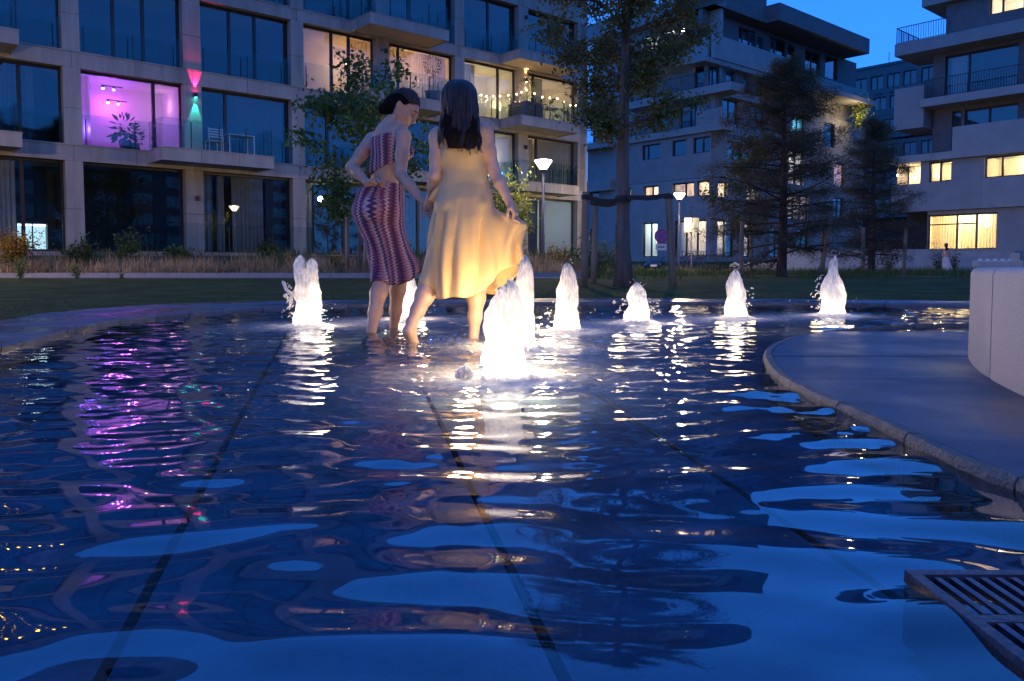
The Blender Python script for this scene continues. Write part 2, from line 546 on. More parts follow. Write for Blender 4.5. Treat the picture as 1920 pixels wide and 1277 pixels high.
YY = rows[:,None]+0*cols[None,:]; XX = rows[:,None]*cols[None,:]
ZZ = water_h(XX, YY)
def grid_faces(nr, nc):
    i = np.arange(nr-1)[:,None]*nc + np.arange(nc-1)[None,:]
    return np.stack([i, i+1, i+nc+1, i+nc], -1).reshape(-1,4)
V = np.stack([XX,YY,ZZ], -1).reshape(-1,3)
F = grid_faces(*XX.shape)
FO = np.zeros(len(V))
for (jx, jy) in JETS:
    d = np.hypot(V[:,0]-jx, V[:,1]-jy)
    FO += 1.15*np.exp(-(d/.16)**2) + .62*np.exp(-(d/.66)**2)
m_water, t, out = new_mat('water')
tr = nn(t,'ShaderNodeBsdfTransparent'); tr.inputs[0].default_value = (.60,.78,.96,1)
gl = nn(t,'ShaderNodeBsdfGlossy'); gl.inputs['Roughness'].default_value = .02
gl.inputs['Color'].default_value = (.95,.97,1,1)
geo = nn(t,'ShaderNodeNewGeometry')
nz = nn(t,'ShaderNodeTexNoise'); nz.inputs['Scale'].default_value = 38; nz.inputs['Detail'].default_value = 2
t.links.new(geo.outputs['Position'], nz.inputs['Vector'])
bp = nn(t,'ShaderNodeBump'); bp.inputs['Strength'].default_value = .003; bp.inputs['Distance'].default_value = .01
t.links.new(nz.outputs['Fac'], bp.inputs['Height'])
fr = nn(t,'ShaderNodeFresnel'); fr.inputs[0].default_value = 1.75
t.links.new(bp.outputs[0], fr.inputs['Normal']); t.links.new(bp.outputs[0], gl.inputs['Normal'])
mx = nn(t,'ShaderNodeMixShader')
t.links.new(fr.outputs[0], mx.inputs[0]); t.links.new(tr.outputs[0], mx.inputs[1]); t.links.new(gl.outputs[0], mx.inputs[2])
# foam: bubbles kept in a vertex layer round the jets, broken up by noise
at = nn(t,'ShaderNodeAttribute', attribute_name='foam')
n3 = nn(t,'ShaderNodeTexNoise'); n3.inputs['Scale'].default_value = 26; n3.inputs['Detail'].default_value = 7; n3.inputs['Roughness'].default_value = .7
t.links.new(geo.outputs['Position'], n3.inputs['Vector'])
mm = nn(t,'ShaderNodeMath', operation='MULTIPLY_ADD'); mm.inputs[1].default_value = 2.4; mm.inputs[2].default_value = -1.25
t.links.new(n3.outputs['Fac'], mm.inputs[0])
ad = nn(t,'ShaderNodeMath', operation='ADD'); ad.use_clamp = True
t.links.new(at.outputs['Fac'], ad.inputs[0]); t.links.new(mm.outputs[0], ad.inputs[1])
ml = nn(t,'ShaderNodeMath', operation='MULTIPLY'); ml.use_clamp = True
ad2 = nn(t,'ShaderNodeMath', operation='ADD'); ad2.inputs[1].default_value = .22
t.links.new(ad.outputs[0], ad2.inputs[0])
t.links.new(ad2.outputs[0], ml.inputs[0]); t.links.new(at.outputs['Fac'], ml.inputs[1])
df = nn(t,'ShaderNodeBsdfDiffuse'); df.inputs[0].default_value = (.75,.75,.74,1)
tl = nn(t,'ShaderNodeBsdfTranslucent'); tl.inputs[0].default_value = (.75,.75,.74,1)
m1 = nn(t,'ShaderNodeMixShader'); m1.inputs[0].default_value = .5
t.links.new(df.outputs[0], m1.inputs[1]); t.links.new(tl.outputs[0], m1.inputs[2])
m2 = nn(t,'ShaderNodeMixShader')
t.links.new(ml.outputs[0], m2.inputs[0]); t.links.new(mx.outputs[0], m2.inputs[1]); t.links.new(m1.outputs[0], m2.inputs[2])
t.links.new(m2.outputs[0], out.inputs[0])
water = kind(np_mesh('water', V, F, m_water), 'structure')
a = water.data.attributes.new('foam', 'FLOAT', 'POINT'); a.data.foreach_set('value', FO.astype(np.float32))
# the still remainder of the basin outside the finely modelled part
gx = np.arange(-3.6, 7.9, .12); gy = np.arange(-5.2, 10.2, .12)
v2 = []; f2 = []
G = {}
for j, y in enumerate(gy):
    for i, x in enumerate(gx):
        G[(i,j)] = len(v2); v2.append((x, y, -.001+.0015*math.sin(x*9+3*math.sin(y*5))*math.sin(y*11)))
for j in range(len(gy)-1):
    for i in range(len(gx)-1):
        x, y = gx[i]+.06, gy[j]+.06
        if not (y > .42 and abs(x) < 1.05*y-.1):
            f2.append((G[(i,j)],G[(i+1,j)],G[(i+1,j+1)],G[(i,j+1)]))
w2 = kind(np_mesh('water', v2, f2, m_water), 'structure')
# ================================================================ APARTMENT BLOCK AT THE LEFT
m_stone = M('pale_facade_stone', (.34,.31,.275), .75, .17, 2.2, bump=.15, bscale=25, streak=True, spec=.25)
m_stone2 = M('pale_facade_stone_b', (.305,.28,.25), .78, .18, 2.6, bump=.15, bscale=25, streak=True, spec=.25)
m_frame = M('window_frame_dark', (.018,.017,.018), .45, .1, 5)
m_glass = glass('window_glass', (.80,.86,.9), 1.55, boost=3.2)
m_bal = glass('balustrade_glass', (.86,.92,.92), 1.5, boost=.8)
m_dark = M('dark_room', (.035,.034,.036), .9, .2, 1)
m_room = M('room_wall', (.72,.70,.68), .9, .04, 1)
m_floorin = M('room_floor', (.35,.24,.15), .6, .2, 3)
m_curt = M('grey_curtain', (.55,.52,.45), .95, .10, 5, transl=.25)
m_curt_d = M('dark_curtain', (.10,.105,.11), .95, .15, 5, transl=.1)
m_curt_w = M('cream_curtain', (.75,.66,.52), .95, .06, 5, transl=.5)
m_soff = M('soffit', (.36,.33,.30), .8, .06, 2)
BA = math.atan2(1, 1.147)
P0 = (-14.6, 27.0)
b1 = thing('apartment_building', 'long pale stone apartment block with deep window grid and glass balustrades at left', 'apartment building', (P0[0], P0[1], 0), BA)
LEV = [(1.0, 4.02), (4.57, 7.10), (7.65, 10.22), (10.72, 13.30)]    # clear opening of every storey
SP = [(4.02,4.57),(7.10,7.65),(10.22,10.72),(13.30,14.75)]
PIER = []
for j in range(-2, 4):
    PIER.append((-.04+8.1*j-.27, -.04+8.1*j+.27, 'p'))
    PIER.append((3.92+8.1*j-.32, 3.92+8.1*j+.32, 'm'))
PIER = [p for p in PIER if p[0] < 24.2]
PIER.append((24.12, 24.7, 'p'))
PIER.sort()
U0, U1 = PIER[0][0], 24.7
D = 11.0
# core: slabs, back, ends, roof
MB().box(U0, U1, 2.6, D, -.3, 14.5).build('core_wall', m_dark, b1)
for z0, z1 in SP:
    MB().box(U0+.02, U1-.02, .16, 2.62, z0+.02, z1-.06 if z1 < 14 else 14.3).build('floor_slab', m_soff, b1)
MB().box(U0, U1, -.02, 2.8, -.3, .985).build('plinth', m_stone2, b1)
MB().box(U1-.3, U1-.001, .55, D, .9, 14.7).build('end_wall', m_stone, b1)
MB().box(U0-.05, U1+.05, .3, D+.1, 14.52, 14.7).build('roof', m_stone2, b1)
# piers storey by storey with a joint half way, spandrels panel by panel
def piece(x0, x1, y0, y1, z0, z1, name='stone_panel', m=None):
    return MB().box(x0, x1, y0, y1, z0, z1).build(name, m or (m_stone if rng.random() < .6 else m_stone2), b1)
J = .006
for x0, x1, k in PIER:
    for (z0, z1) in LEV:
        zm = z0+(z1-z0)*.47
        piece(x0, x1, 0, .5, z0, zm-J); piece(x0, x1, .003, .5, zm+J, z1-J)
for (z0, z1) in SP:
    for i in range(len(PIER)-1):
        xa, xb = (PIER[i][0] if i == 0 else (PIER[i][0]+PIER[i][1])/2), (PIER[i+1][0]+PIER[i+1][1])/2
        if i == len(PIER)-2: xb = U1
        nsp = 2
        for q in range(nsp):
            u0 = xa+(xb-xa)*q/nsp+J; u1 = xa+(xb-xa)*(q+1)/nsp-J
            piece(u0, u1, rng.choice((0,.002,.004)), .17, z0, z1-.05)
    # sill course, slightly proud
    MB().box(U0, U1-.002, -.025, .32, z1-.045, z1).build('sill', m_stone2, b1)

def curtain_mesh(x0, x1, y, z0, z1, amp=.05, wl=.16, seed=0):
    r = random.Random(seed); n = max(8, int((x1-x0)/.028)); top = []; bot = []
    for i in range(n+1):
        x = x0+(x1-x0)*i/n
        a = amp*math.sin(2*math.pi*(x-x0)/wl + 1.3*math.sin(x*3+seed))
        top.append((x, y+a*.6, z1)); bot.append((x+.02*math.sin(x*5+seed), y+a*1.15+.01*r.uniform(-1,1), z0))
    mid = [((a[0]+b[0])/2, (a[1]+b[1])/2, (a[2]+b[2])/2) for a, b in zip(top, bot)]
    return MB().loft([bot, mid, top], closed=False)

def window(parent, x0, x1, z0, z1, mull=(), y=.32, fw=.06, name='window', room=None, curtains=(), trans=(), opened=None, gl=None):
    """window part: its frame bars and panes are sub-parts. curtains: (x0,x1,material)"""
    w_ = MB()
    w_.box(x0, x0+fw, y, y+.09, z0, z1).box(x1-fw, x1, y, y+.09, z0, z1)
    w_.box(x0+fw, x1-fw, y, y+.09, z1-fw*1.4, z1).box(x0+fw, x1-fw, y, y+.09, z0, z0+fw)
    f = w_.build(name, m_frame, parent)
    xs = [x0+fw] + list(mull) + [x1-fw]
    for mu in mull:
        MB().box(mu-.055, mu+.055, y-.004, y+.094, z0+fw, z1-fw*1.4).build('mullion', m_frame, f)
    for a, b in zip(xs[:-1], xs[1:]):
        MB().box(a+.001, b-.001, y+.04, y+.052, z0+fw, z1-fw*1.4).build('pane', gl or m_glass, f)
    for q, (a, b, m) in enumerate(curtains):
        curtain_mesh(a, b, y+.24, z0+.03, z1-.08, seed=int(a*100)+q).build('curtain', m, f)
    return f

def rail(parent, x0, x1, z, y=-.01, h=1.02, n=None):
    g = MB().box(x0, x1, y, y+.016, z+.04, z+h).build('glass_panel', m_bal, parent)
    k = n or 2
    for i in range(k+1):
        x = x0+.10+(x1-x0-.2)*i/k
        MB().box(x-.016, x+.016, y+.02, y+.05, z-.0, z+h*.86).build('post', m_frame, g)
    return g

openings = []
for i in range(len(PIER)-1):
    openings.append((PIER[i][1], PIER[i+1][0]))
# room partitions behind the piers
for i in range(len(PIER)):
    MB().box(PIER[i][0]+.22, PIER[i][1]-.22, .5, 2.6, .98, 14.0).build('partition', m_dark, b1)
lit = {}
def bay(u):       # index of the opening that holds u
    for i, (a, b) in enumerate(openings):
        if a-.1 < u < b+.1: return i
B1A, B1B, B2A, B2B, B3A, B3B = [bay(u) for u in (2, 6, 10, 14, 18, 22)]
spec = {}
spec[(B1A,1)] = dict(mull=(2.64,), curtains=((.35,.62,m_curt_w),))
spec[(B1B,1)] = dict(mull=(5.24,), curtains=((5.35,7.6,m_curt_d),))
spec[(B1A,2)] = dict(mull=(1.36,2.34))
spec[(B1B,2)] = dict(mull=(5.44,6.44))
spec[(B2A,2)] = dict(mull=(9.74,10.55), curtains=((10.66,11.6,m_curt_w),))
spec[(B2B,2)] = dict(mull=(13.0,), curtains=((12.45,13.0,m_curt_w),(13.05,15.75,m_curt_w)))
spec[(B3A,2)] = dict(mull=(18.74,), curtains=((16.5,17.5,m_curt),))
spec[(B3B,2)] = dict(mull=(21.07,), curtains=((21.15,21.9,m_curt),))
spec[(B3A,1)] = dict(mull=(18.5,), curtains=((16.5,18.3,m_curt_d),))
spec[(B3B,1)] = dict(mull=(21.3,), curtains=((20.6,21.2,m_curt),(21.5,24.0,m_curt)))
spec[(B2A,1)] = dict(mull=(9.5,), curtains=((8.4,11.5,m_curt_d),))
spec[(B2B,1)] = dict(mull=(13.2,), curtains=((13.3,15.8,m_curt_d),))
spec[(B1A,0)] = dict(mull=())
spec[(B1B,0)] = dict(mull=(), curtains=((4.35,4.75,m_curt),(4.95,5.2,m_curt),(5.5,6.75,m_curt),(6.85,7.55,m_curt_d)))
spec[(B2A,0)] = dict(mull=(10.2,), curtains=((8.4,8.9,m_curt),))
spec[(B2B,0)] = dict(mull=(14,), curtains=((12.5,15.7,m_curt),))
lit_rooms = {}
for i, (a, b) in enumerate(openings):
    for L, (z0, z1) in enumerate(LEV):
        kw = spec.get((i, L))
        if kw is None:
            kw = dict(mull=(a+(b-a)*rng.choice((.34,.5,.66)),))
            if rng.random() < .6: kw['curtains'] = ((a+.15, a+(b-a)*rng.uniform(.3,.9), rng.choice((m_curt_d, m_curt_d, m_curt))),)
        f = window(b1, a+.001, b-.001, z0+.002, z1-.002, **kw)
        hasbal = L > 0 and ((i == B1B and L == 1) or (i in (B2A,B2B,B3A,B3B)))
        if L > 0: rail(b1, a+.02, b-.02, z0, y=.02)

# lit rooms: pale linings and the lamps in them
def room(i, L, col, power, lampxyz=None, wall=m_room, split=None):
    a, b = openings[i]; z0, z1 = LEV[L]
    a2, b2 = a-.02, b+.02
    r_ = MB().box(a2, b2, 2.52, 2.59, z0-.02, z1+.02)
    r_.box(a2-.05, a2, .5, 2.55, z0, z1).box(b2, b2+.05, .5, 2.55, z0, z1)
    r_.box(a2, b2, .42, 2.55, z1-.012, z1+.015)
    o = r_.build('room_lining', wall, b1)
    MB().box(a2, b2, .42, 2.55, z0-.01, z0+.012).build('room_floor', m_floorin, b1)
    return o
room(B1A, 1, None, 0); room(B2B, 2, None, 0); room(B3A, 2, None, 0); room(B3B, 2, None, 0); room(B2A, 2, None, 0)
room(B3A, 1, None, 0); room(B3B, 1, None, 0); room(B3B, 0, None, 0)

# balconies: projecting slab with stone fascia, soffit, glass balustrade and posts
def balcony(u0, u1, L, depth=1.55):
    z = LEV[L][0]
    bl = MB().box(u0+.03, u1-.03, -depth+.03, -.03, z-.42, z-.06).build('balcony', m_soff, b1)
    n = 3
    for q in range(n):
        x0 = u0+(u1-u0)*q/n+J; x1 = u0+(u1-u0)*(q+1)/n-J
        MB().box(x0, x1, -depth, -depth+.028, z-.46, z-.045).build('stone_panel', m_stone, bl)
    for xx in (u0, u1-.028):
        MB().box(xx, xx+.028, -depth+.03, -.001, z-.46, z-.045).build('stone_panel', m_stone, bl)
    MB().box(u0-.01, u1+.01, -depth-.012, -.028, z-.043, z+.002).build('coping', m_stone2, bl)
    n = 4
    for q in range(n):
        x0 = u0+.05+(u1-u0-.1)*q/n; x1 = u0+.05+(u1-u0-.1)*(q+1)/n
        MB().box(x0+.01, x1-.01, -depth+.05, -depth+.064, z+.04, z+1.0).build('glass_panel', m_bal, bl)
        MB().box(x1-.02, x1+.012, -depth+.068, -depth+.1, z, z+.92).build('post', m_frame, bl)
    for xx in (u0+.05, u1-.064):
        MB().box(xx, xx+.014, -depth+.07, -.05, z+.04, z+1.0).build('glass_panel', m_bal, bl)
        MB().box(xx-.01, xx+.022, -.8, -.768, z, z+.92).build('post', m_frame, bl)
    return bl
for j, L in ((0,1),(1,1),(1,2),(1,3),(2,1),(2,2),(2,3),(-1,1),(-1,2)):
    balcony(2.29+8.1*j + (.08 if j else 0), 6.26+8.1*j+.05, L)

# ground floor terrace in front of bay 1 with its glass balustrade
MB().box(1.2, 7.9, -1.6, -.04, .3, .985).build('terrace', m_stone2, b1)
g = MB().box(1.25, 7.85, -1.58, -1.564, 1.0, 2.0).build('glass_panel', m_bal, b1)
for k in range(5):
    x = 1.3+k*1.62
    MB().box(x, x+.03, -1.56, -1.53, .985, 1.9).build('post', m_frame, g)

# wall lamps on the middle piers (unlit ones are dark boxes)
def wall_lamp(u, z, label, up=None, down=None):
    x = P0[0]+math.cos(BA)*u+math.sin(BA)*.0; y = P0[1]+math.sin(BA)*u
    t_ = thing('wall_lamp', label, 'wall lamp', (x, y, z), BA, 'wall lamps on the stone piers')
    MB().box(-.055,.055,-.13,-.03,-.09,.09).build('housing', m_frame, t_)
    MB().box(-.03,.03,-.03,-.001,-.05,.05).build('bracket', m_frame, t_)
    return t_
wl_pink = wall_lamp(4.0, 6.74, 'wall lamp throwing magenta light up and turquoise light down the stone pier', 1, 1)
wl_warm = wall_lamp(20.25, 9.75, 'lit warm wall lamp on the pier of the balcony with string lights', 1, 1)
wall_lamp(4.0, 3.0, 'small unlit black wall lamp on the ground floor pier beside the curtains')
wall_lamp(12.13, 9.75, 'unlit black wall lamp on the pier between the orange lit windows')
wall_lamp(20.25, 6.45, 'unlit black wall lamp on the pier below the string light balcony')
wall_lamp(20.25, 12.8, 'unlit black wall lamp on the pier above the string light balcony')
for t_, cu, cd, pu, pd in ((wl_pink, (1,.02,.22), (.03,.9,.75), 130, 50), (wl_warm, (1,.62,.25), (1,.62,.25), 30, 18)):
    MB().lathe([(.035,0),(.035,.004)], 10, (0,-.08,.091)).build('lens', emit('lens_%.1f' % cu[1], cu, 20), t_)
    MB().lathe([(.035,0),(.035,.004)], 10, (0,-.08,-.095)).build('lens', emit('lensd_%.1f' % cd[1], cd, 20), t_)
    point('lamp_or_fill', (0,-.085,.13), cu, pu, .02, t_, R(44), (0,.085,1), .5)
    point('lamp_or_fill', (0,-.085,-.13), cd, pd, .02, t_, R(44), (0,.085,-1), .5)

# room lamps (lamps seen through the panes, and some added lights)
def loc1(u, y, z): 
    return (P0[0]+math.cos(BA)*u-math.sin(BA)*y, P0[1]+math.sin(BA)*u+math.cos(BA)*y, z)
def spots(u, y, z, col, label, power, rot=0):
    t_ = thing('ceiling_spot_bar', label, 'ceiling lamp', loc1(u, y, z), BA+rot)
    MB().box(-.35,.35,-.02,.02,.02,.05).build('bar', m_frame, t_)
    for x in (-.3,.05):
        MB().lathe([(.03,0),(.05,-.09)], 10, (x,0,.03)).build('shade', m_frame, t_)
        MB().ball((x,0,-.07), .042).build('bulb', emit('bulb_'+label[:6], col, 60), t_, True)
        point('lamp_or_fill', (x,0,-.14), col, power, .05, t_)
spots(1.5, 1.15, 6.85, (.30,.09,1.0), 'violet spotlights under the ceiling of the purple lit room', 7)
spots(1.9, 2.1, 6.55, (1.0,.10,.62), 'pink spotlights deeper inside the purple lit room', 7)
point('lamp_or_fill', loc1(.6, .7, 5.2), (.22,.08,1.0), 15, .1)  # added light without a fixture, floods the room violet
point('lamp_or_fill', loc1(3.3, 1.6, 6.5), (1.0,.38,.40), 4, .1)  # added light without a fixture, gives the room its pink side
def pendant(u, y, z, col, power, label, r=.12, cord=.5, strength=14):
    t_ = thing('pendant_lamp', label, 'pendant lamp', loc1(u, y, z), BA)
    MB().ball((0,0,0), r, 8, 12).build('globe', emit('globe_'+str(len(_mats)), col, strength), t_, True)
    MB().tube([(0,0,r),(0,0,r+cord)], .006, 5).build('cord', m_frame, t_)
    point('lamp_or_fill', (0,0,-r-.06), col, power, r, t_)
pendant(14.2, 1.6, 9.3, (1,.50,.22), 34, 'warm pendant lamp behind the orange curtains')
pendant(11.2, 1.5, 9.3, (1,.46,.18), 15, 'warm pendant lamp behind the narrow orange curtain')
pendant(18.2, 1.6, 9.2, (1,.66,.30), 30, 'warm pendant lamp in the room left of the string lights')
pendant(22.6, 1.9, 9.3, (1,.62,.28), 18, 'warm pendant lamp in the room behind the string lights')
pendant(19.2, 2.0, 6.2, (1,.70,.45), 6, 'lamp in the room with the tilted open window', .08)
pendant(20.95, 1.3, 5.7, (1,.62,.30), 4, 'small orange dome lamp behind the pale curtains', .16)
# turquoise lit shelf low in the tilted-window room
tq = tag(MB().box(-.5,.5,-.02,.02,0,.25).build('lit_screen', emit('screen_glow', (.35,.9,1), 1.6), loc=loc1(19.1,1.0,5.0)), 'small glowing turquoise screen behind the tilted window', 'screen')
tq.rotation_euler = (0,0,BA)

pendant(21.6, 1.2, 3.3, (.75,.9,1), 16, 'cool white lamp in the ground floor room behind the nearer park lamp', .09, .3)
pendant(9.5, 1.0, 3.35, (1,.9,.7), 2.2, 'bright lamp shining through the young tree leaves behind the women', .11, .4, 16)
lpan = thing('lit_panel', 'pale glowing framed panel added low behind the leftmost ground floor window', 'cabinet', loc1(-1.15, .95, 1.0), BA)
MB().box(-.48,.48,0,.35,0,.05).box(-.48,-.44,0,.35,.05,.98).box(.44,.48,0,.35,.05,.98).box(-.44,.44,0,.35,.93,.98).box(-.02,.02,0,.02,.05,.93).build('frame', m_frame, lpan)
MB().box(-.438,.438,.30,.34,.052,.928).build('panel', emit('panel_glow', (.62,.9,1), .55), lpan)  # glowing panel added for a bright patch in the window
MB().box(-.40,.40,.05,.09,.86,.89).build('glow_tube', emit('panel_tube', (.9,.97,1), 7), lpan)
# amber lights on the top floor balcony at the left, seen mirrored in the near water
am = thing('string_lights', 'short string of amber bulbs on the top floor balcony at the left edge', 'string lights', loc1(-3.2, -.4, 11.6), BA)
pts_ = [(0,0,.2),(.4,0,.0),(.8,0,.25),(1.2,0,.05),(1.6,0,.3),(2.0,0,.1)]
MB().tube(pts_, .006, 4).build('wire', m_frame, am)
for p in pts_: MB().ball((p[0],p[1]-.02,p[2]-.05), .05, 5, 8).build('bulb', emit('amber_bulb', (1,.50,.06), 14), am, True)
# ================================================================ BLOCKS FARTHER BACK
m_render = M('grey_render', (.31,.30,.29), .85, .07, 1.2, bump=.1, bscale=30, spec=.2)
m_render2 = M('grey_render_b', (.275,.268,.262), .85, .07, 1.2, bump=.1, bscale=30, spec=.2)
m_brickg = M('dark_grey_facing', (.15,.143,.15), .85, .12, 3, bump=.2, bscale=40, spec=.2)
m_bars = M('railing_metal', (.05,.05,.055), .5, .1, 5, metal=.6)
m_winlit_w = emit('lit_interior_warm', (1,.62,.28), .85)
m_lin = M('lit_room_lining', (.8,.74,.62), .9, .05, 1)
ROT90 = Matrix.Rotation(-math.pi/2, 4, 'Z')
def bars(parent, x0, x1, y, z0, z1, pitch=.14, name='railing'):
    r_ = MB().box(x0, x1, y-.02, y+.02, z1-.04, z1).box(x0, x1, y-.015, y+.015, z0+.04, z0+.07)
    f = r_.build(name, m_bars, parent)
    b_ = MB(); n = int((x1-x0)/pitch)
    for k in range(n+1):
        x = x0+.01+(x1-x0-.02)*k/n
        b_.box(x-.011, x+.011, y-.011, y+.011, z0+.07, z1-.04)
    kind(b_.build('bars', m_bars, f), 'stuff')
    return f
def wall_row(parent, x0, x1, z0, z1, wins, m, th=.35, y=0, lit=None, gl=None, fw=.07):
    """one storey of wall with openings. wins: (a, b, za, zb, dict)"""
    wins = sorted(wins, key=lambda w_: w_[0]); cur = x0
    for (a, b, za, zb, kw) in wins:
        if a-cur > .02: MB().box(cur, a, y, y+th, z0, z1).build('wall_panel', m, parent)
        if za-z0 > .02: MB().box(a, b, y+.003, y+th, z0, za).build('wall_panel', m, parent)
        if z1-zb > .02: MB().box(a, b, y+.003, y+th, zb, z1).build('wall_panel', m, parent)
        kw = dict(kw); rm = kw.pop('room', None); pw = kw.pop('power', 0); pc = kw.pop('col', WARM)
        window(parent, a+.001, b-.001, za+.001, zb-.001, y=y+.16, fw=fw, **kw)
        if rm:
            d0, d1 = y+th+.002, y+2.4
            r_ = MB().box(a-.05, b+.05, d1, d1+.05, za-.25, zb+.15)
            if rm != 'open': r_.box(a-.1, a-.05, d0, d1, za-.25, zb+.15).box(b+.05, b+.1, d0, d1, za-.25, zb+.15)
            r_.box(a-.05, b+.05, d0, d1, zb+.1, zb+.15).box(a-.05, b+.05, d0, d1, za-.25, za-.2)
            r_.build('room_lining', m_lin, parent)
            p = Vector(((a+b)/2, y+th+ (d1-d0)*.55, zb-.25))
            if MB.XF is not None: p = MB.XF @ p
            point('lamp_or_fill', p, pc, pw*.45, .12, parent)
        cur = b
    if x1-cur > .02: MB().box(cur, x1, y, y+th, z0, z1).build('wall_panel', m, parent)

# ---- middle block
P2 = (14.307, 58.0)
b2 = thing('apartment_building', 'grey apartment block with stacked corner balconies and overhanging flat roof behind the big tree', 'apartment building', (P2[0], P2[1], 0), BA)
MB().box(2.6, 24, 2.6, 14, 0, 20.2).build('core_wall', m_dark, b2)
def dk(mull=(), cur=()): return dict(mull=mull, curtains=cur)
def lt(power, col=WARM, mull=(), cur=()): return dict(mull=mull, curtains=cur, room=True, power=power, col=col)
def lo(power, col=WARM, mull=(), cur=()): return dict(mull=mull, curtains=cur, room='open', power=power, col=col)
MB.XF = ROT90          # left face: x runs from -12.2 to the corner at 0
wall_row(b2, -12.2, 0, .1, 4.0, [(-11.9,-11.2,1.3,3.7,dk()), (-9.1,-8.2,1.3,3.9,dk()), (-6.25,-4.8,1.3,3.95,lt(70,(.75,.9,1),(-5.5,))), (-3.2,-.35,1.3,3.95,lo(230,(1,.80,.62),(-2.2,-1.2),((-3.0,-.5,m_curt_w),)))], m_render)
wall_row(b2, -12.2, 0, 4.003, 7.0, [(-11.9,-10.9,5.67,6.78,dk()), (-7.8,-7.45,5.6,6.78,lt(18,(1,.8,.5))), (-6.2,-4.75,5.67,6.78,lt(60,WARM,(-5.4,),((-5.95,-5.5,m_curt_w),))), (-3.4,-1.45,5.67,6.78,lt(80,WARM,(-2.3,),((-2.2,-1.6,m_curt_w),))), (-1.2,-.15,5.67,6.78,lo(80,WARM))], m_render)
wall_row(b2, -12.2, 0, 7.03, 10.2, [(-9.0,-8.3,7.4,9.8,dk()), (-6.4,-4.6,8.8,9.95,dk((-5.9,),((-5.0,-4.7,m_curt_d),))), (-3.5,-2.2,8.8,9.95,dk()), (-1.6,-.1,8.8,9.95,dk((-.8,)))], m_render2)
wall_row(b2, -12.2, 0, 10.25, 13.3, [(-11.9,-11.2,10.9,12.5,lt(40,(1,.62,.22),(-11.55,))), (-6.2,-4.6,10.75,12.7,dk((-5.4,))), (-3.5,-1.2,10.75,12.7,dk((-2.6,-2.2),((-2.55,-2.3,m_curt_w),)))], m_render, y=.9)
wall_row(b2, -12.2, 0, 13.3, 16.0, [(-8.4,-7.2,13.5,15.2,dk()), (-2.2,-.06,13.45,15.3,dk((-1.1,),((-1.0,-.5,m_curt),)))], m_render2, y=.9)
wall_row(b2, -12.2, 0, 16.0, 19.1, [(-7.0,-1.2,16.6,18.6,lt(240,(.9,.95,1),(-5,-3)))], m_render, y=.9)
for (x0, x1, y0, z0, z1, nm) in ((-12.2,-9.1,-.9,10.1,10.6,'balcony'),(-8.6,1.2,-.25,10.22,10.72,'balcony'),(-8.0,1.8,-.35,12.85,13.42,'balcony'),(-7.4,-.2,-.3,15.32,17.0,'parapet'),(-12.2,.2,-.1,19.12,20.4,'roof_edge'),(-12.2,-9.2,-.6,6.7,7.6,'balcony')):
    MB().box(x0, x1, y0, 1.3 if nm != 'parapet' else -.02, z0, z1).build(nm, m_render, b2)
bars(b2, -8.5, -1.25, -.2, 10.72, 11.8); MB().box(-1.2, 1.15, -.24, -.18, 10.72, 11.8).build('parapet', m_render2, b2)
bars(b2, -7.9, 1.7, -.3, 13.42, 14.5); bars(b2, -12.1, -9.2, -.85, 10.6, 11.7)
bars(b2, -7.3, -.3, -.25, 17.0, 17.9)
MB.XF = None           # right face
def rw(*a, **k): wall_row(b2, *a, **k)
rw(.36, 23.5, .1, 4.0, [(.9,3.1,1.3,3.95,lo(150,(1,.8,.6),(2,),((1,3,m_curt_w),))), (4.3,5.3,1.3,3.95,lt(50,(1,.8,.6))), (8,10,1.3,3.7,dk((9,))), (12,14,1.3,3.7,dk((13,)))], m_render)
rw(.36, 23.5, 4.003, 7.0, [(.9,2.1,4.6,6.75,lo(70,(1,.72,.42))), (4.6,6.2,4.6,6.75,lt(60,(1,.72,.42),(5.4,))), (10.4,13.8,4.4,6.4,lt(90,(1,.74,.52),(11.6,12.7))), (18,20,4.6,6.6,dk((19,)))], m_render2)
rw(.36, 23.5, 7.03, 10.2, [(2,4,7.6,9.8,dk((3,))), (10.6,12.9,7.2,10.0,lt(110,(1,.88,.72),(11.8,))), (13.4,14.6,8.2,9.4,lt(22,(.3,.55,1))), (18,20,7.6,9.6,lt(40,(1,.42,.08)))], m_render)
rw(.36, 23.5, 10.25, 13.3, [(1.3,3.4,10.8,12.8,dk((2.3,))), (5,7,10.8,12.8,dk((6,))), (11,13,10.9,12.8,lt(50,(.15,.72,1),(12,))), (16,18,10.8,12.8,dk())], m_render2)
rw(0, 23.5, 13.3, 15.35, [(.06,1.6,13.45,15.2,dk((.8,),((.2,.7,m_curt),))), (2.2,3.4,13.45,15.2,dk((),((2.3,3.0,m_curt),))), (4.4,5.4,13.6,15.1,dk()), (7,8.6,13.45,15.2,dk((7.8,))), (13,15,13.5,15.1,dk())], m_render2, y=.35)
rw(0, 23.5, 15.36, 19.1, [(1.2,2.5,16.9,18.9,lt(60,(1,.50,.18),(1.85,))), (4.6,7.0,16.75,18.75,dk((5.3,6.3),((5.4,6.2,m_curt),))), (7.1,8.0,16.8,18.5,dk()), (9,11.4,16.75,18.8,dk((9.9,))), (11.6,12.8,16.75,18.7,dk()), (14.4,17,16.9,18.8,dk((15.7,))), (17.8,20,17,18.9,dk())], m_brickg, y=.9)
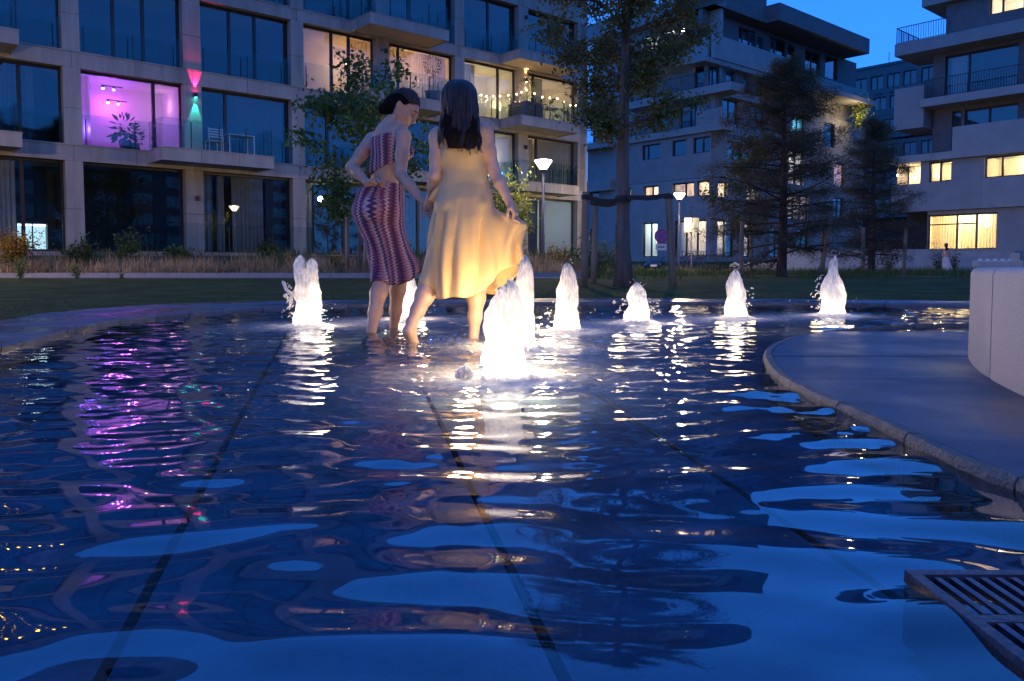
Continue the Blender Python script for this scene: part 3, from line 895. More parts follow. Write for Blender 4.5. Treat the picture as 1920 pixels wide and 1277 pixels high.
for (x0, x1, y0, y1, z0, z1, nm, mm) in ((-.2,11.2,-.3,-.02,15.36,17.0,'parapet',m_render),(11.2,23.6,-.3,-.02,15.0,16.3,'parapet',m_render2),(1.85,9,-.35,.3,12.87,13.42,'balcony',m_render),(-1.2,23.6,-.22,.9,15.0,15.33,'balcony',m_render2),(6.6,21.3,-1.3,3,19.12,20.4,'roof_edge',m_brickg),(-.1,6.6,-.2,3,19.12,24.5,'upper_storey',m_brickg),(12,22,-1.8,-.3,14.6,15.0,'balcony',m_render2)):
    MB().box(x0, x1, y0, y1, z0, z1).build(nm, mm, b2)
bars(b2, 4.2, 8.2, -.12, 17.02, 18.0, .16); bars(b2, 2.0, 8.9, -.3, 13.42, 14.5, .16)
MB().box(0, 23.5, 3, 14, 20.1, 20.35).build('roof', m_brickg, b2)
# ground floor band with the rounded corner
MB().prism([(-.25,.0),(-.25,-.05),(-.18,-.2),(-.05,-.27),(0,-.28),(9,-.28),(9,-.01),(-.01,-.01)], 4.02, 5.6).build('parapet', m_render2, b2)

# ---- right block
P3 = (26.987, 46.0)
b3 = thing('apartment_building', 'grey apartment block with long balcony bands and lit ground floor curtains at the right edge', 'apartment building', (P3[0], P3[1], 0), BA-math.pi/2)
MB().box(-3.4, 16, 3.0, 14, 0, 17.9).build('core_wall', m_dark, b3)
def rw3(*a, **k): wall_row(b3, *a, **k)
MB().box(-3.09, 16, .02, .4, .1, 1.5).build('wall_panel', m_render2, b3)
rw3(-3.12, 16, 1.5, 3.84, [(-3.1,.66,1.53,3.62,lt(330,(1,.72,.34),(-1.5,-.45),((-3.0,-1.6,m_curt_w),(-1.4,-.5,m_curt_w),(-.4,.55,m_curt_w))))], m_render2, y=.12)
MB().box(-3.03, -.5, .245, .29, 3.0, 3.07).build('transom', m_frame, b3)
MB().box(-5.2, -3.13, 2.2, 2.5, .1, 3.84).build('wall_panel', m_dark, b3)
for x0, x1 in ((-5.2,-3.68),(-3.67,-.12),(-.11,3.6),(3.61,7.4),(7.41,11.2),(11.21,16)):
    MB().box(x0, x1, -.12, .1, 3.86, 5.53).build('wall_panel', m_render if x0 > -1 else m_render2, b3)
MB().box(-5.2, 16, .102, 2.8, 3.86, 4.2).build('floor_slab', m_soff, b3)
rw3(-3.6, 16, 5.54, 6.82, [(-3.1,-1.85,5.58,6.78,lt(60,(1,.70,.36),(-2.5,))), (-.08,3.2,5.58,6.78,lt(150,(1,.70,.34),(.8,)))], m_render2, y=.12)
MB().box(-5.15, -5.05, .3, 2.8, 5.54, 6.8).build('pane', m_glass, b3)
MB().box(-5.0, -3.62, 1.9, 2.0, 5.54, 6.8).build('room_lining', m_lin, b3)
point('lamp_or_fill', (-4.6, 1.2, 6.3), (1,.72,.4), 26, .1, b3)  # added light without a fixture behind the corner pane
for x0, x1 in ((-5.35,-2.9),(-2.89,1.9),(1.91,7),(7.01,16)):
    MB().box(x0, x1, -.2, 3.0, 6.84, 7.27).build('floor_slab', m_render, b3)
bars(b3, -5.3, -2.45, -.1, 7.27, 8.35); 
for x0, x1 in ((-1.75,2.6),(2.61,7),(7.01,16)):
    MB().box(x0, x1, -.18, -.02, 7.275, 8.66).build('parapet', m_render, b3)
rw3(-3.4, 16, 7.28, 10.04, [(-2.3,-1.8,7.4,9.8,dk()), (-1.6,1.2,7.4,9.8,dk((-.3,),((-1.4,-.5,m_curt_d),))), (2.2,5.5,7.4,9.8,dk((3.8,)))], m_brickg, y=1.2)
MB().box(-5.2, -3.45, -.05, 3, 8.9, 11.4).build('wall_panel', m_render2, b3)
MB().box(-3.6, 16, -.25, 3.0, 10.05, 10.52).build('floor_slab', m_render, b3)
bars(b3, -3.4, 3.5, -.15, 10.52, 11.65)
rw3(-3.4, 16, 10.53, 13.32, [(-2.7,1.2,10.7,13.1,dk((-1.4,),((-2.5,-1.6,m_curt),))), (2.5,5,10.7,13.1,dk((3.8,)))], m_brickg, y=1.0)
MB().box(-5.15, 16, -.3, 3.2, 13.34, 14.06).build('floor_slab', m_render2, b3)
bars(b3, -5.1, -2.1, -.2, 14.06, 15.05); 
MB.XF = ROT90
bars(b3, -3.0, .15, -5.1, 14.06, 15.05, name='railing')
MB.XF = None
rw3(-2.4, 16, 14.07, 15.9, [(-.1,2.8,14.75,15.8,lt(90,(1,.74,.45),(.55,1.6)))], m_brickg, y=.15)
MB().box(-3.6, 16, -.35, 8, 15.92, 17.3).build('roof_edge', m_render2, b3)
pt = thing('pendant_lamp', 'flat white pendant lamp glowing in the first floor window at the right edge', 'pendant lamp', (P3[0]+.3, P3[1]+.9, 6.25), 0)
MB().lathe([(.02,.16),(.22,.1),(.36,0),(.3,-.1),(.02,-.14)], 14).build('shade', emit('pendant_white', (1,.86,.6), 6), pt, True)
MB().tube([(0,0,.16),(0,0,.6)], .01, 5).build('cord', m_frame, pt)
for k, (uu, dd) in enumerate(((-1.1,'left'),( -.1,'right'))):
    x = P3[0]+math.cos(BA-math.pi/2)*uu - math.sin(BA-math.pi/2)*.75; y = P3[1]+math.sin(BA-math.pi/2)*uu+math.cos(BA-math.pi/2)*.75
    q = thing('globe_lamp', ['round globe lamp behind the cream curtains, the left one','round globe lamp behind the cream curtains, the right one'][k], 'pendant lamp', (x, y, 3.32), 0, 'globe lamps behind the ground floor curtains')
    MB().ball((0,0,0), .2, 8, 12).build('globe', emit('globe_white', (1,.92,.7), 9), q, True)
    MB().tube([(0,0,.2),(0,0,.4)], .01, 5).build('cord', m_frame, q)

# ---- far block between them
P4 = (45.33, 100.0)
b4 = thing('apartment_building', 'distant dusky block with rows of plain dark windows between the two grey blocks', 'apartment building', (P4[0], P4[1], 0), BA-math.pi/2)
MB().box(-7, 14, .8, 12, 0, 25).build('core_wall', m_dark, b4)
for z0, z1, off in ((22.45,24.15,0),(19.9,21.5,.4),(17.1,18.7,-.4),(13.9,15.6,.2),(10.6,12.4,0),(7.4,9,0)):
    wall_row(b4, -7, 14, z0-.75, z1+.5 if z1 < 24 else 25.2, [(x+off, x+off+1.55, z0, z1, dk((x+off+.75,))) for x in (-5.2,-3.2,-1.15,.85,2.8,4.9,7,9)], m_brickg, fw=.09)
MB().box(-7.2, 14.2, -.1, 12.2, 25.2, 25.5).build('roof', m_brickg, b4)
MB().tube([(.6,1,25.4),(.6,1,27)], .04, 5).build('mast', m_bars, b4)

# ---- unseen block put in behind the camera, sized to darken the lower window reflections
b5 = thing('apartment_building', 'unseen dark apartment row added behind the camera, mirrored in the lower windows', 'apartment building', (62, -46, 0), R(12))
MB().box(-86, 86, -12, -.4, 0, 21.6).build('core_wall', m_dark, b5)
for L in range(6):
    wall_row(b5, -86, 86, .1+3.6*L, 3.69+3.6*L, [(-82+8*k, -77+8*k, .9+3.6*L, 3.2+3.6*L, dk((-79.5+8*k,))) for k in range(21)], m_brickg, y=-.36)

# ---- low planter wall and far walkers' path
pw_ = thing('planter_wall', 'long low pale concrete wall in front of the right hand block', 'wall', (14.7, 44.0, 0))
m_conc = M('pale_concrete', (.40,.38,.36), .85, .1, 2, bump=.2, bscale=40)
for k in range(4):
    MB().box(k*3.22+.006, (k+1)*3.22-.006, 0, .35, .05, 1.42).build('wall_panel', m_conc, pw_)
MB().box(-.03, 12.92, -.03, .38, 1.42, 1.47).build('coping', m_conc, pw_)
# ================================================================ FOUNTAIN JETS
m_jet, t, out = new_mat('aerated_water')
geo = nn(t,'ShaderNodeNewGeometry')
mp = nn(t,'ShaderNodeMapping'); mp.inputs['Scale'].default_value = (1,1,.13)
t.links.new(geo.outputs['Position'], mp.inputs[0])
nz = nn(t,'ShaderNodeTexNoise'); nz.inputs['Scale'].default_value = 95; nz.inputs['Detail'].default_value = 5
t.links.new(mp.outputs[0], nz.inputs['Vector'])
rp = nn(t,'ShaderNodeValToRGB'); rp.color_ramp.elements[0].position=.3; rp.color_ramp.elements[1].position=.65
rp.color_ramp.elements[0].color=(.62,.60,.60,1); rp.color_ramp.elements[1].color=(.93,.93,.93,1)
t.links.new(nz.outputs['Fac'], rp.inputs[0])
bp = nn(t,'ShaderNodeBump'); bp.inputs['Strength'].default_value=.6; bp.inputs['Distance'].default_value=.008
t.links.new(nz.outputs['Fac'], bp.inputs['Height'])
b_ = nn(t,'ShaderNodeBsdfPrincipled'); b_.inputs['Roughness'].default_value=.35
t.links.new(rp.outputs[0], b_.inputs['Base Color']); t.links.new(bp.outputs[0], b_.inputs['Normal'])
tl = nn(t,'ShaderNodeBsdfTranslucent'); t.links.new(rp.outputs[0], tl.inputs[0])
mx = nn(t,'ShaderNodeMixShader'); mx.inputs[0].default_value=.62
t.links.new(b_.outputs[0], mx.inputs[1]); t.links.new(tl.outputs[0], mx.inputs[2])
# thinner, clearer water towards the top and between the strands
tcn = nn(t,'ShaderNodeTexCoord'); spx = nn(t,'ShaderNodeSeparateXYZ'); t.links.new(tcn.outputs['Generated'], spx.inputs[0])
ra = nn(t,'ShaderNodeValToRGB'); ra.color_ramp.elements[0].position=.36; ra.color_ramp.elements[1].position=.58
ra.color_ramp.elements[0].color=(.55,.55,.55,1); ra.color_ramp.elements[1].color=(0,0,0,1)
nzb = nn(t,'ShaderNodeTexNoise'); nzb.inputs['Scale'].default_value=60; nzb.inputs['Detail'].default_value=4; t.links.new(mp.outputs[0], nzb.inputs['Vector'])
t.links.new(nzb.outputs['Fac'], ra.inputs[0])
mr = nn(t,'ShaderNodeMapRange'); mr.inputs[1].default_value=.15; mr.inputs[2].default_value=1.0; mr.inputs[3].default_value=.15; mr.inputs[4].default_value=.95
t.links.new(spx.outputs[2], mr.inputs[0])
mlt = nn(t,'ShaderNodeMath', operation='MULTIPLY'); t.links.new(ra.outputs[0], mlt.inputs[0]); t.links.new(mr.outputs[0], mlt.inputs[1])
tpn = nn(t,'ShaderNodeBsdfTransparent'); mxt = nn(t,'ShaderNodeMixShader')
t.links.new(mlt.outputs[0], mxt.inputs[0]); t.links.new(mx.outputs[0], mxt.inputs[1]); t.links.new(tpn.outputs[0], mxt.inputs[2]); t.links.new(mxt.outputs[0], out.inputs[0])
m_lens = emit('pool_lamp_lens', (1,.86,.66), 14)
def n3(x, y, z): return mnoise.noise((x, y, z))
JP = [  # radius, height, shape, label, side splash
 (.092,.455,'horns','white foaming jet with two pointed horns at its top, left of the two women',-1),
 (.080,.40,'round','white jet half hidden behind the legs of the woman in the crochet dress',0),
 (.086,.375,'dome','broad bright jet nearest the camera, in front of the yellow dress',-1),
 (.068,.485,'tall','tall slim jet right behind the nearest broad jet',0),
 (.080,.46,'tall','tall tapering jet in the middle, in front of the first wooden tree stake',0),
 (.098,.315,'stump','short blunt jet in front of the trunk of the big staked tree',2),
 (.086,.42,'tall','ragged jet in front of the concrete bench, second from the right',1),
 (.105,.525,'spike','tallest jet with a thin peaked top, rightmost beside the stone platform',-1)]
for i, ((jx, jy), (rb, hh, shp, lab, side)) in enumerate(zip(JETS, JP)):
    jt = thing('fountain_jet', lab, 'fountain jet', (jx, jy, 0), 0, 'lit fountain jets in the pool')
    NR, NT = 64, 72; rings = []
    sd = i*13.7
    for q in range(NR+1):
        v = q/NR
        ring = []
        for k in range(NT):
            th = 2*math.pi*k/NT; ct, st = math.cos(th), math.sin(th)
            if shp == 'dome':   pr = (1-.28*v)*math.sqrt(max(0,1-max(0,(v-.62)/.38)**2.4))
            elif shp == 'horns':pr = (1-.10*v)*math.sqrt(max(0,1-max(0,(v-.86)/.14)**2))
            elif shp == 'stump':pr = (1-.42*v**1.3)*math.sqrt(max(0,1-max(0,(v-.72)/.28)**2.2))
            elif shp == 'spike':pr = (1-.55*sm((v-.42)/.40)-.1*v)*math.sqrt(max(0,1-max(0,(v-.85)/.15)**2))
            else:               pr = (1-.22*v-.25*sm((v-.55)/.45))*math.sqrt(max(0,1-max(0,(v-.8)/.2)**2.2))
            pr *= 1+.45*math.exp(-v/.035)+.06*math.exp(-v/.15)
            rd = rb*pr
            # lumps, vertical strands, ragged top
            rd *= 1 + .26*n3(ct*1.3+sd, st*1.3, v*4.2+sd) + .15*n3(ct*3.2, st*3.2+sd, v*8) + .085*n3(ct*8+sd, st*8, v*4.0) + .06*n3(ct*17, st*17+sd, v*20)*(.4+v)
            z = hh*v
            if shp == 'horns' and v > .72:
                z += hh*.20*sm((v-.72)/.2)*(max(0,-ct)**3*1.0+max(0,ct)**4*.62-.18*(1-abs(ct)))*(1 if v<1 else .3)
            z *= 1 + (.05*n3(ct*2+sd, st*2, 3) + .10*n3(ct*6+sd, st*6, 1))*v
            dx = .10*rb*math.sin(v*5+sd)*v + .06*rb*n3(v*3, sd, 0)
            ring.append((rd*ct+dx, rd*st+.3*dx, z-.015))
        rings.append(ring)
    MB().loft(rings, cap=True).build('water_column', m_jet, jt, True)
    # foam collar: low irregular ring of churned water round the foot
    rr = random.Random(i)
    col = MB()
    rings = []
    for q in range(9):
        u = q/8; ring = []
        for k in range(64):
            th = 2*math.pi*k/64; ct, st = math.cos(th), math.sin(th)
            ext = rb*(1.15+1.5*u*(1+.5*n3(ct*2+sd, st*2, 1)))
            z = .022*(1-u)**1.2*(1+.8*n3(ct*5+sd, st*5, u*6)) + .006*n3(ct*14, st*14+sd, u*12)*(1-u) - .008*u
            ring.append((ext*ct, ext*st, z))
        rings.append(ring)
    col.loft(rings).build('foam_collar', m_jet, jt, True)
    # thrown droplets and ropes of water
    dr = MB()
    def drop(x, y, z, r, vx, vz, ln):
        p = Vector((x,y,z)); d = Vector((vx, rr.uniform(-.3,.3), vz)).normalized()*ln
        dr.tube([p-d*.5, p-d*.2, p+d*.2, p+d*.5], [r*.25, r, r*.9, r*.2], 5)
    for q in range(30):
        a = rr.uniform(0, 6.28); d = rb*rr.uniform(1.15, 2.9); z = hh*rr.uniform(.02, .55)*math.exp(-(d/rb-1)*.3)
        drop(math.cos(a)*d, math.sin(a)*d, z, rr.uniform(.0012,.003), math.cos(a)*.5, rr.uniform(-1,.6), rr.uniform(.007,.02))
    for q in range(12):
        a = rr.uniform(0, 6.28); d = rb*rr.uniform(.2,.75); drop(math.cos(a)*d, math.sin(a)*d, hh*rr.uniform(.88,1.10), rr.uniform(.0015,.004), math.cos(a)*.4, rr.uniform(-.5,1), rr.uniform(.006,.016))
    if side:
        for sgn in ((-1,1) if side == 2 else (side,)):
            n_ = 34 if i in (0,7) else 14
            for q in range(n_):
                zz = hh*(rr.uniform(.12,.72) if i in (0,7) else rr.uniform(.25,.62)) if i != 2 else rr.uniform(.01,.06)
                xx = sgn*rb*(1.0+rr.random()**1.5*(.85 if i != 2 else 1.2))
                drop(xx, rr.uniform(-.6,.6)*rb, zz, rr.uniform(.003,.008), sgn*.6, rr.uniform(-1,.3), rr.uniform(.012,.034))
            if i == 0:   # curling rope of water thrown left
                P_ = [(-.9,0,.50),(-1.35,0,.53),(-1.75,.1,.60),(-1.95,.1,.71),(-2.05,.1,.74)]
                dr.tube([(x*rb, y*rb, z*hh) for x,y,z in P_], [.014,.016,.013,.015,.006], 8)
                dr.tube([(-1.3*rb,0,.52*hh),(-1.38*rb,0,.38*hh),(-1.5*rb,0,.27*hh)], [.012,.011,.004], 8)
                dr.ball((-1.8*rb,0,.5*hh), .016, 5, 7)
            if i == 2:
                for q in range(5): dr.ball((-rb*(1.5+.14*q), rr.uniform(-.02,.0), .018+.014*rr.random()+.012*math.sin(q)), rr.uniform(.010,.017), 5, 7, (1,1,1.2))
    kind(dr.build('droplets', m_jet, jt, True), 'stuff')
    # underwater lamp under each jet
    pl_ = thing('pool_lamp', 'round underwater lamp ' + ['glowing under the two-horned jet','glowing under the jet behind the legs','glowing under the broad nearest jet','glowing under the slim jet behind the nearest one','glowing under the tall middle jet','glowing under the short blunt jet','glowing under the ragged jet','glowing under the tallest jet'][i], 'underwater lamp', (jx, jy, ZF), 0, 'underwater lamps below the jets')
    MB().lathe([(.075,-.01),(.075,.012),(.055,.014)], 20).build('housing', m_steel, pl_)
    MB().lathe([(.054,.010),(.05,.018)], 20).build('lens', m_lens, pl_)
    pw = [.6,.6,.55,.5,.55,.5,.55,.6][i]
    point('lamp_or_fill', (0,0,.150), (1,.85,.66), pw, .03, pl_)
    # added lights without fixtures, imitating glow scattered from the column onto people and water
    A3 = [(.5,2.0,-.6),(2.2,.9,4.0),(1.0,1.6,2.3),(1.2,1.9,2.5),(2.8,1.9,3.6)][i] if i < 5 else (i+.6, i+2.7, i+4.8)
    for k in range(3):
        point('lamp_or_fill', (math.cos(A3[k])*(rb+(.05,.05,.17,.17,.06,.06,.06,.06)[i]), math.sin(A3[k])*(rb+(.05,.05,.17,.17,.06,.06,.06,.06)[i]), (.14,.26,.36)[k]), (1,.74,.42), [1.1,1.6,3.0,2.8,1.1,.5,.5,.5][i], .05, pl_)
# ================================================================ TREES, PLANTS, GRASS
def leaf_cloud(name, C_, S_, mats, parent, seed=0, flat=.0, droop=0.0, aspect=.5, hang=None):
    """C_ (n,3) leaf positions, S_ (n,) sizes -> one mesh of pointed, slightly folded leaves"""
    r = np.random.default_rng(seed); n = len(C_)
    d = r.normal(size=(n,3)); d[:,2] = d[:,2]*(1-flat) - droop
    if hang is not None: d += hang
    d /= np.linalg.norm(d, axis=1)[:,None]
    u = r.normal(size=(n,3)); u -= (u*d).sum(1)[:,None]*d; u /= np.linalg.norm(u, axis=1)[:,None]
    w_ = np.cross(d, u)
    S = S_[:,None]
    p0 = C_; p1 = C_+d*S*.45+u*S*aspect*.5+w_*S*.08; p2 = C_+d*S; p3 = C_+d*S*.45-u*S*aspect*.5+w_*S*.08
    V_ = np.stack([p0,p1,p2,p3],1).reshape(-1,3)
    F_ = np.arange(4*n).reshape(n,4)
    o = np_mesh(name, V_, F_, mats[0], False, parent)
    for m in mats[1:]: o.data.materials.append(m)
    o.data.polygons.foreach_set('material_index', r.integers(0, len(mats), n).astype(np.int32))
    return o
def limb(p, d, L, n, r, wob, up=.0):
    pts = [Vector(p)]; d = Vector(d).normalized()
    for k in range(n):
        d = (d + Vector((r.uniform(-wob,wob), r.uniform(-wob,wob), r.uniform(-wob,wob)+up))).normalized()
        pts.append(pts[-1]+d*L/n)
    return pts
m_bark = M('bark', (.16,.125,.105), .9, .3, 9, bump=1.0, bscale=55, streak=True, spec=.15)
m_barkd = M('dark_bark', (.075,.055,.045), .92, .3, 9, bump=1.0, bscale=55, streak=True, spec=.1)
m_stake = M('round_timber', (.30,.20,.13), .8, .28, 6, bump=.6, bscale=40, streak=True, spec=.2)
m_strap = M('black_strap', (.010,.010,.011), .6, .1, 5)
lf = lambda nm, c: M(nm, c, .55, .3, 1.3, spec=.3, transl=.35)
LG = [lf('leaf_a',(.15,.16,.05)), lf('leaf_b',(.115,.145,.045)), lf('leaf_c',(.19,.165,.058))]
LM = [lf('maple_a',(.075,.14,.03)), lf('maple_b',(.05,.105,.028)), lf('maple_c',(.10,.16,.038))]
LC = [lf('cypress_a',(.13,.085,.050)), lf('cypress_b',(.095,.090,.042)), lf('cypress_c',(.15,.088,.052))]
LY = [lf('lime_a',(.2,.26,.04)), lf('lime_b',(.26,.28,.05)), lf('lime_c',(.14,.2,.035))]
LB = [lf('bush_a',(.06,.09,.028)), lf('bush_b',(.08,.115,.032))]
FL = [M('flower_yellow',(.55,.30,.015),.6,.2,8,transl=.3), M('flower_orange',(.42,.20,.012),.6,.2,8,transl=.3)]
STRAW = [lf('straw_a',(.50,.34,.17)), lf('straw_b',(.38,.24,.12)), lf('straw_c',(.58,.42,.22))]
GRASS = [lf('grass_a',(.065,.115,.024)), lf('grass_b',(.05,.09,.022)), lf('grass_c',(.09,.13,.03))]

def broad_tree(name, label, x, y, h, r0, zb, crown_r, leaves, seed, mats, leaf=.06, z0=None, limbs=18, bark=None, lean=0.0, shape=None, cut=1.0):
    r = random.Random(seed); nr = np.random.default_rng(seed); z0 = gz(x, y)-.05 if z0 is None else z0
    t_ = thing(name, label, 'tree', (x, y, z0))
    # trunk with root flare
    path = []; rad = []
    for k in range(15):
        v = k/14
        path.append((lean*v*h + .06*math.sin(v*5+seed)*v*crown_r, .05*math.sin(v*4+seed*2)*crown_r*v, v*h*.93))
        rad.append(r0*(1.0-.86*v**.8)*(1+.35*math.exp(-v*h/.14)))
    tr_ = MB().tube(path, rad, 14).build('trunk', bark or m_bark, t_, True)
    br = MB(); C_ = []
    for q in range(limbs):
        v = (zb + (h*.9-zb)*((q+.5)/limbs)**.9)/h/.93
        k = min(13, int(v*14)); f = v*14-k
        p = Vector(path[k]).lerp(Vector(path[k+1]), f)
        an = q*2.4+seed+r.uniform(-.4,.4)
        prof = shape((p.z-zb)/(h-zb)) if shape else math.sin(math.pi*min(1,max(.12,(p.z-zb)/(h-zb)*.85+.2)))
        L = crown_r*prof*r.uniform(.8,1.15)
        pts = limb(p, (math.cos(an), math.sin(an), r.uniform(.25,.75)), L, 6, r, .16, .03)
        rb = max(.008, rad[k]*.42)
        br.tube(pts, [rb*(1-.85*i/6) for i in range(7)], 6)
        for j in range(2, 7):
            for s_ in range(3):
                tw = limb(pts[j], (math.cos(an+r.uniform(-1.5,1.5)), math.sin(an+r.uniform(-1.5,1.5)), r.uniform(-.35,.6)), L*r.uniform(.22,.5), 4, r, .3, -.02)
                br.tube(tw, [rb*.25,rb*.2,rb*.15,rb*.1,.002], 4, cap=False)
                for i in range(1, 5): C_.append(tuple(tw[i]))
    br.build('limbs', bark or m_bark, t_, True)
    C_ = np.array(C_)
    idx = nr.integers(0, len(C_), leaves)
    pos = C_[idx] + nr.normal(size=(leaves,3))*crown_r*.075
    kind(leaf_cloud('crown', pos, leaf*nr.uniform(.6,1.25,leaves), mats, t_, seed, .2, .35), 'stuff')
    return t_
big = broad_tree('big_tree', 'big leafy tree with thick trunk staked to three timber posts', 1.99, 14.3, 9.6, .145, 2.5, 1.55, 38000, 4, LG, .095, limbs=34)
# a long low bough reaching left with separate leaves
r_ = random.Random(9); bt = limb((.0,0,2.75), (-.85,-.25,.10), 1.75, 9, r_, .10, .035)
MB().tube(bt, [.022,.02,.018,.015,.012,.01,.008,.006,.004,.002], 6).build('limb', m_bark, big, True)
pp = []
for i in range(3, 10):
    for k in range(9): pp.append(tuple(bt[i]+Vector((r_.uniform(-.14,.14), r_.uniform(-.14,.14), r_.uniform(-.14,.08)))))
leaf_cloud('leaves', np.array(pp), np.full(len(pp), .085), LG, big, 3, .2, .6)

maple = broad_tree('young_tree', 'young broad leaved tree in the planting bed behind the two women', -4.0, 21.0, 5.0, .055, .9, 1.6, 5200, 12, LM, .16, z0=.42, limbs=19, shape=lambda v: .55+.5*math.sin(math.pi*min(1, v*.9+.1)))
broad_tree('young_tree', 'thin tree with sparse broad leaves in front of the lit ground floor windows', 8.2, 27.5, 5.2, .06, 1.0, 1.35, 2600, 21, LB, .14, limbs=14)
broad_tree('young_tree', 'slight leafless young tree beside the two square sign boards', 10.4, 46.5, 4.2, .05, 1.2, 1.1, 60, 33, LB, .09, limbs=10, bark=m_barkd)

def cypress(label, x, y, h, rad_, seed, n=26, z0=None, fol=9000):
    r = random.Random(seed); nr = np.random.default_rng(seed); z0 = gz(x, y)-.04 if z0 is None else z0
    t_ = thing('cypress_tree', label, 'tree', (x, y, z0), 0, 'staked cypress trees on the lawn')
    r0 = h*.022
    MB().tube([(0,0,0),(0,0,.1),(.02,0,h*.3),(0,.02,h*.65),(.01,0,h)], [r0*1.5,r0*1.1,r0*.85,r0*.5,.006], 12).build('trunk', m_barkd, t_, True)
    br = MB(); P_ = []
    for q in range(n*4):
        v = .10+.88*(q/(n*4))**.92
        an = q*2.39996+seed; v = min(.985, max(.09, v+r.uniform(-.025,.025)))
        L = rad_*(1-v)**.62*r.uniform(.5,1.15)*(1.0 if v > .2 else .85) + .1
        pts = limb((0,0,v*h), (math.cos(an), math.sin(an), .35-.35*(1-v)+r.uniform(-.2,.2)), L, 7, r, .13, -.015)
        br.tube(pts, [max(.004, r0*.28*(1-v*.6))*(1-.8*i/7) for i in range(8)], 5, cap=False)
        for j in range(2, 8):
            for s_ in range(2):
                tw = limb(pts[j], (math.cos(an+r.uniform(-1.2,1.2)), math.sin(an+r.uniform(-1.2,1.2)), r.uniform(-.3,.15)), L*r.uniform(.14,.3), 3, r, .2, -.02)
                br.tube(tw, [.006,.004,.003,.002], 3, cap=False)
                P_ += [tuple(a) for a in tw[1:]] + [tuple(tw[1].lerp(tw[2], .5)), tuple(tw[2].lerp(tw[3], .5))]
    br.build('limbs', m_barkd, t_, False)
    P_ = np.array(P_); idx = nr.integers(0, len(P_), fol)
    kind(leaf_cloud('crown', P_[idx]+nr.normal(size=(fol,3))*.085, nr.uniform(.045,.11,fol), LC+LB[:1], t_, seed, .35, .25, .16), 'stuff')
    return t_
cypress('wide russet cypress with layered branches, the larger one in the middle of the lawn', 7.4, 22.0, 5.9, 2.75, 3, fol=100000)
cypress('smaller russet cypress between the wide cypress and the right hand block', 13.0, 29.0, 5.6, 2.1, 8, fol=60000)

# stakes
def stake(x, y, h, r, label, leanx=0, z0=None):
    z0 = gz(x, y)-.06 if z0 is None else z0
    t_ = thing('tree_stake', label, 'tree stake', (x, y, z0), 0, 'timber stakes round the trees')
    MB().tube([(0,0,0),(leanx*.3,0,h*.3),(leanx*.7,.004,h*.7),(leanx,0,h-.01),(leanx,0,h)], [r*1.02,r,r*.98,r*.95,r*.88], 12).build('post', m_stake, t_, True)
    return t_
ST = [(1.27,14.1,1.72,.062,'left front timber stake of the big tree',.02),(1.57,15.4,1.74,.058,'rear timber stake of the big tree, beside its trunk',.03),(2.82,14.0,1.68,.062,'right timber stake of the big tree',-.10)]
for s_ in ST: stake(*s_)
stake(5.9,20.6,1.5,.055,'timber stake left of the wide cypress',0)
stake(8.15,21.2,1.6,.06,'leaning timber stake right of the wide cypress',.25)
stake(9.1,23.4,1.5,.05,'thin reddish stake between the two cypresses',-.04)
stake(12.1,27.6,1.7,.06,'timber stake left of the smaller cypress',-.03)
stake(13.6,27.8,1.7,.06,'timber stake right of the smaller cypress',.03)
stake(-4.25,20.7,1.35,.05,'pale timber stake left of the young tree behind the women',0,.40)
stake(-3.8,20.75,1.3,.05,'pale timber stake right of the young tree behind the women',.01,.40)
# black tie straps of the big tree
tz = gz(1.99,14.3)
for (a, b, sag, lab) in (((1.29,14.1),(1.99,14.17),.02,'black strap tying the left stake to the big tree'),((1.60,15.4),(1.97,14.44),.01,'black strap tying the rear stake to the big tree'),((2.01,14.17),(2.72,14.0),-.01,'black strap tying the right stake to the big tree')):
    zz = tz+1.56; g_ = MB(); N = 10; rings = []
    for k in range(N+1):
        v = k/N; x = a[0]+(b[0]-a[0])*v; y = a[1]+(b[1]-a[1])*v; z = zz-.06*math.sin(math.pi*v)*(1 if sag > 0 else .4)-(.03*v if sag > 0 else -.02*v)
        dy = .012
        rings.append([(x,y-dy-.06,z-.04),(x,y+dy-.06,z-.04),(x,y+dy-.06,z+.04),(x,y-dy-.06,z+.04)])
    tag(g_.loft(rings, cap=True).build('tie_strap', m_strap), lab, 'strap', 'black straps of the big tree')
for x, y, rr_, lab in ((1.29,14.1,.068,'strap loop wound round the left stake'),(1.60,15.4,.064,'strap loop wound round the rear stake'),(2.725,14.0,.068,'strap loop wound round the right stake'),(1.99,14.3,.15,'strap loop wound round the big trunk')):
    tag(MB().lathe([(rr_,-.04),(rr_+.008,-.04),(rr_+.008,.04),(rr_,.04),(rr_,-.04)], 14, (x, y, tz+1.56), cap=False).build('strap_loop', m_strap), lab, 'strap', 'black straps of the big tree')

# planting bed at the left: kerb, path, soil, dried grass
bed = kind(MB().box(-22, 1.6, 20.15, 40, -.1, .1).build('soil_bed', m_soil), 'structure')
N1, N2 = 60, 16; vv = []
def bz(x, y):
    return .27 + .55*sm((y-20.1)/5.5) + .05*mnoise.noise((x*1.3, y*1.3, 4)) + .03*mnoise.noise((x*4, y*4, 7))
for j in range(N2):
    for i in range(N1):
        x = -22+24*i/(N1-1); y = 20.1+9*j/(N2-1)
        vv.append((x, y, bz(x, y)))
bed.data = np_mesh('tmp', vv, grid_faces(N2, N1), m_soil).data
bpy.data.objects.remove(bpy.data.objects['tmp'])
kb = thing('bed_kerb', 'long low stone kerb between the gravel path and the planting bed', 'kerb', (0,0,0))
for k in range(26):
    x = -22+k*.92
    MB().box(x+.004, x+.916, 19.9, 20.12, .05, .315+rng.uniform(-.002,.002)).build('kerb_stone', m_kerb, kb)
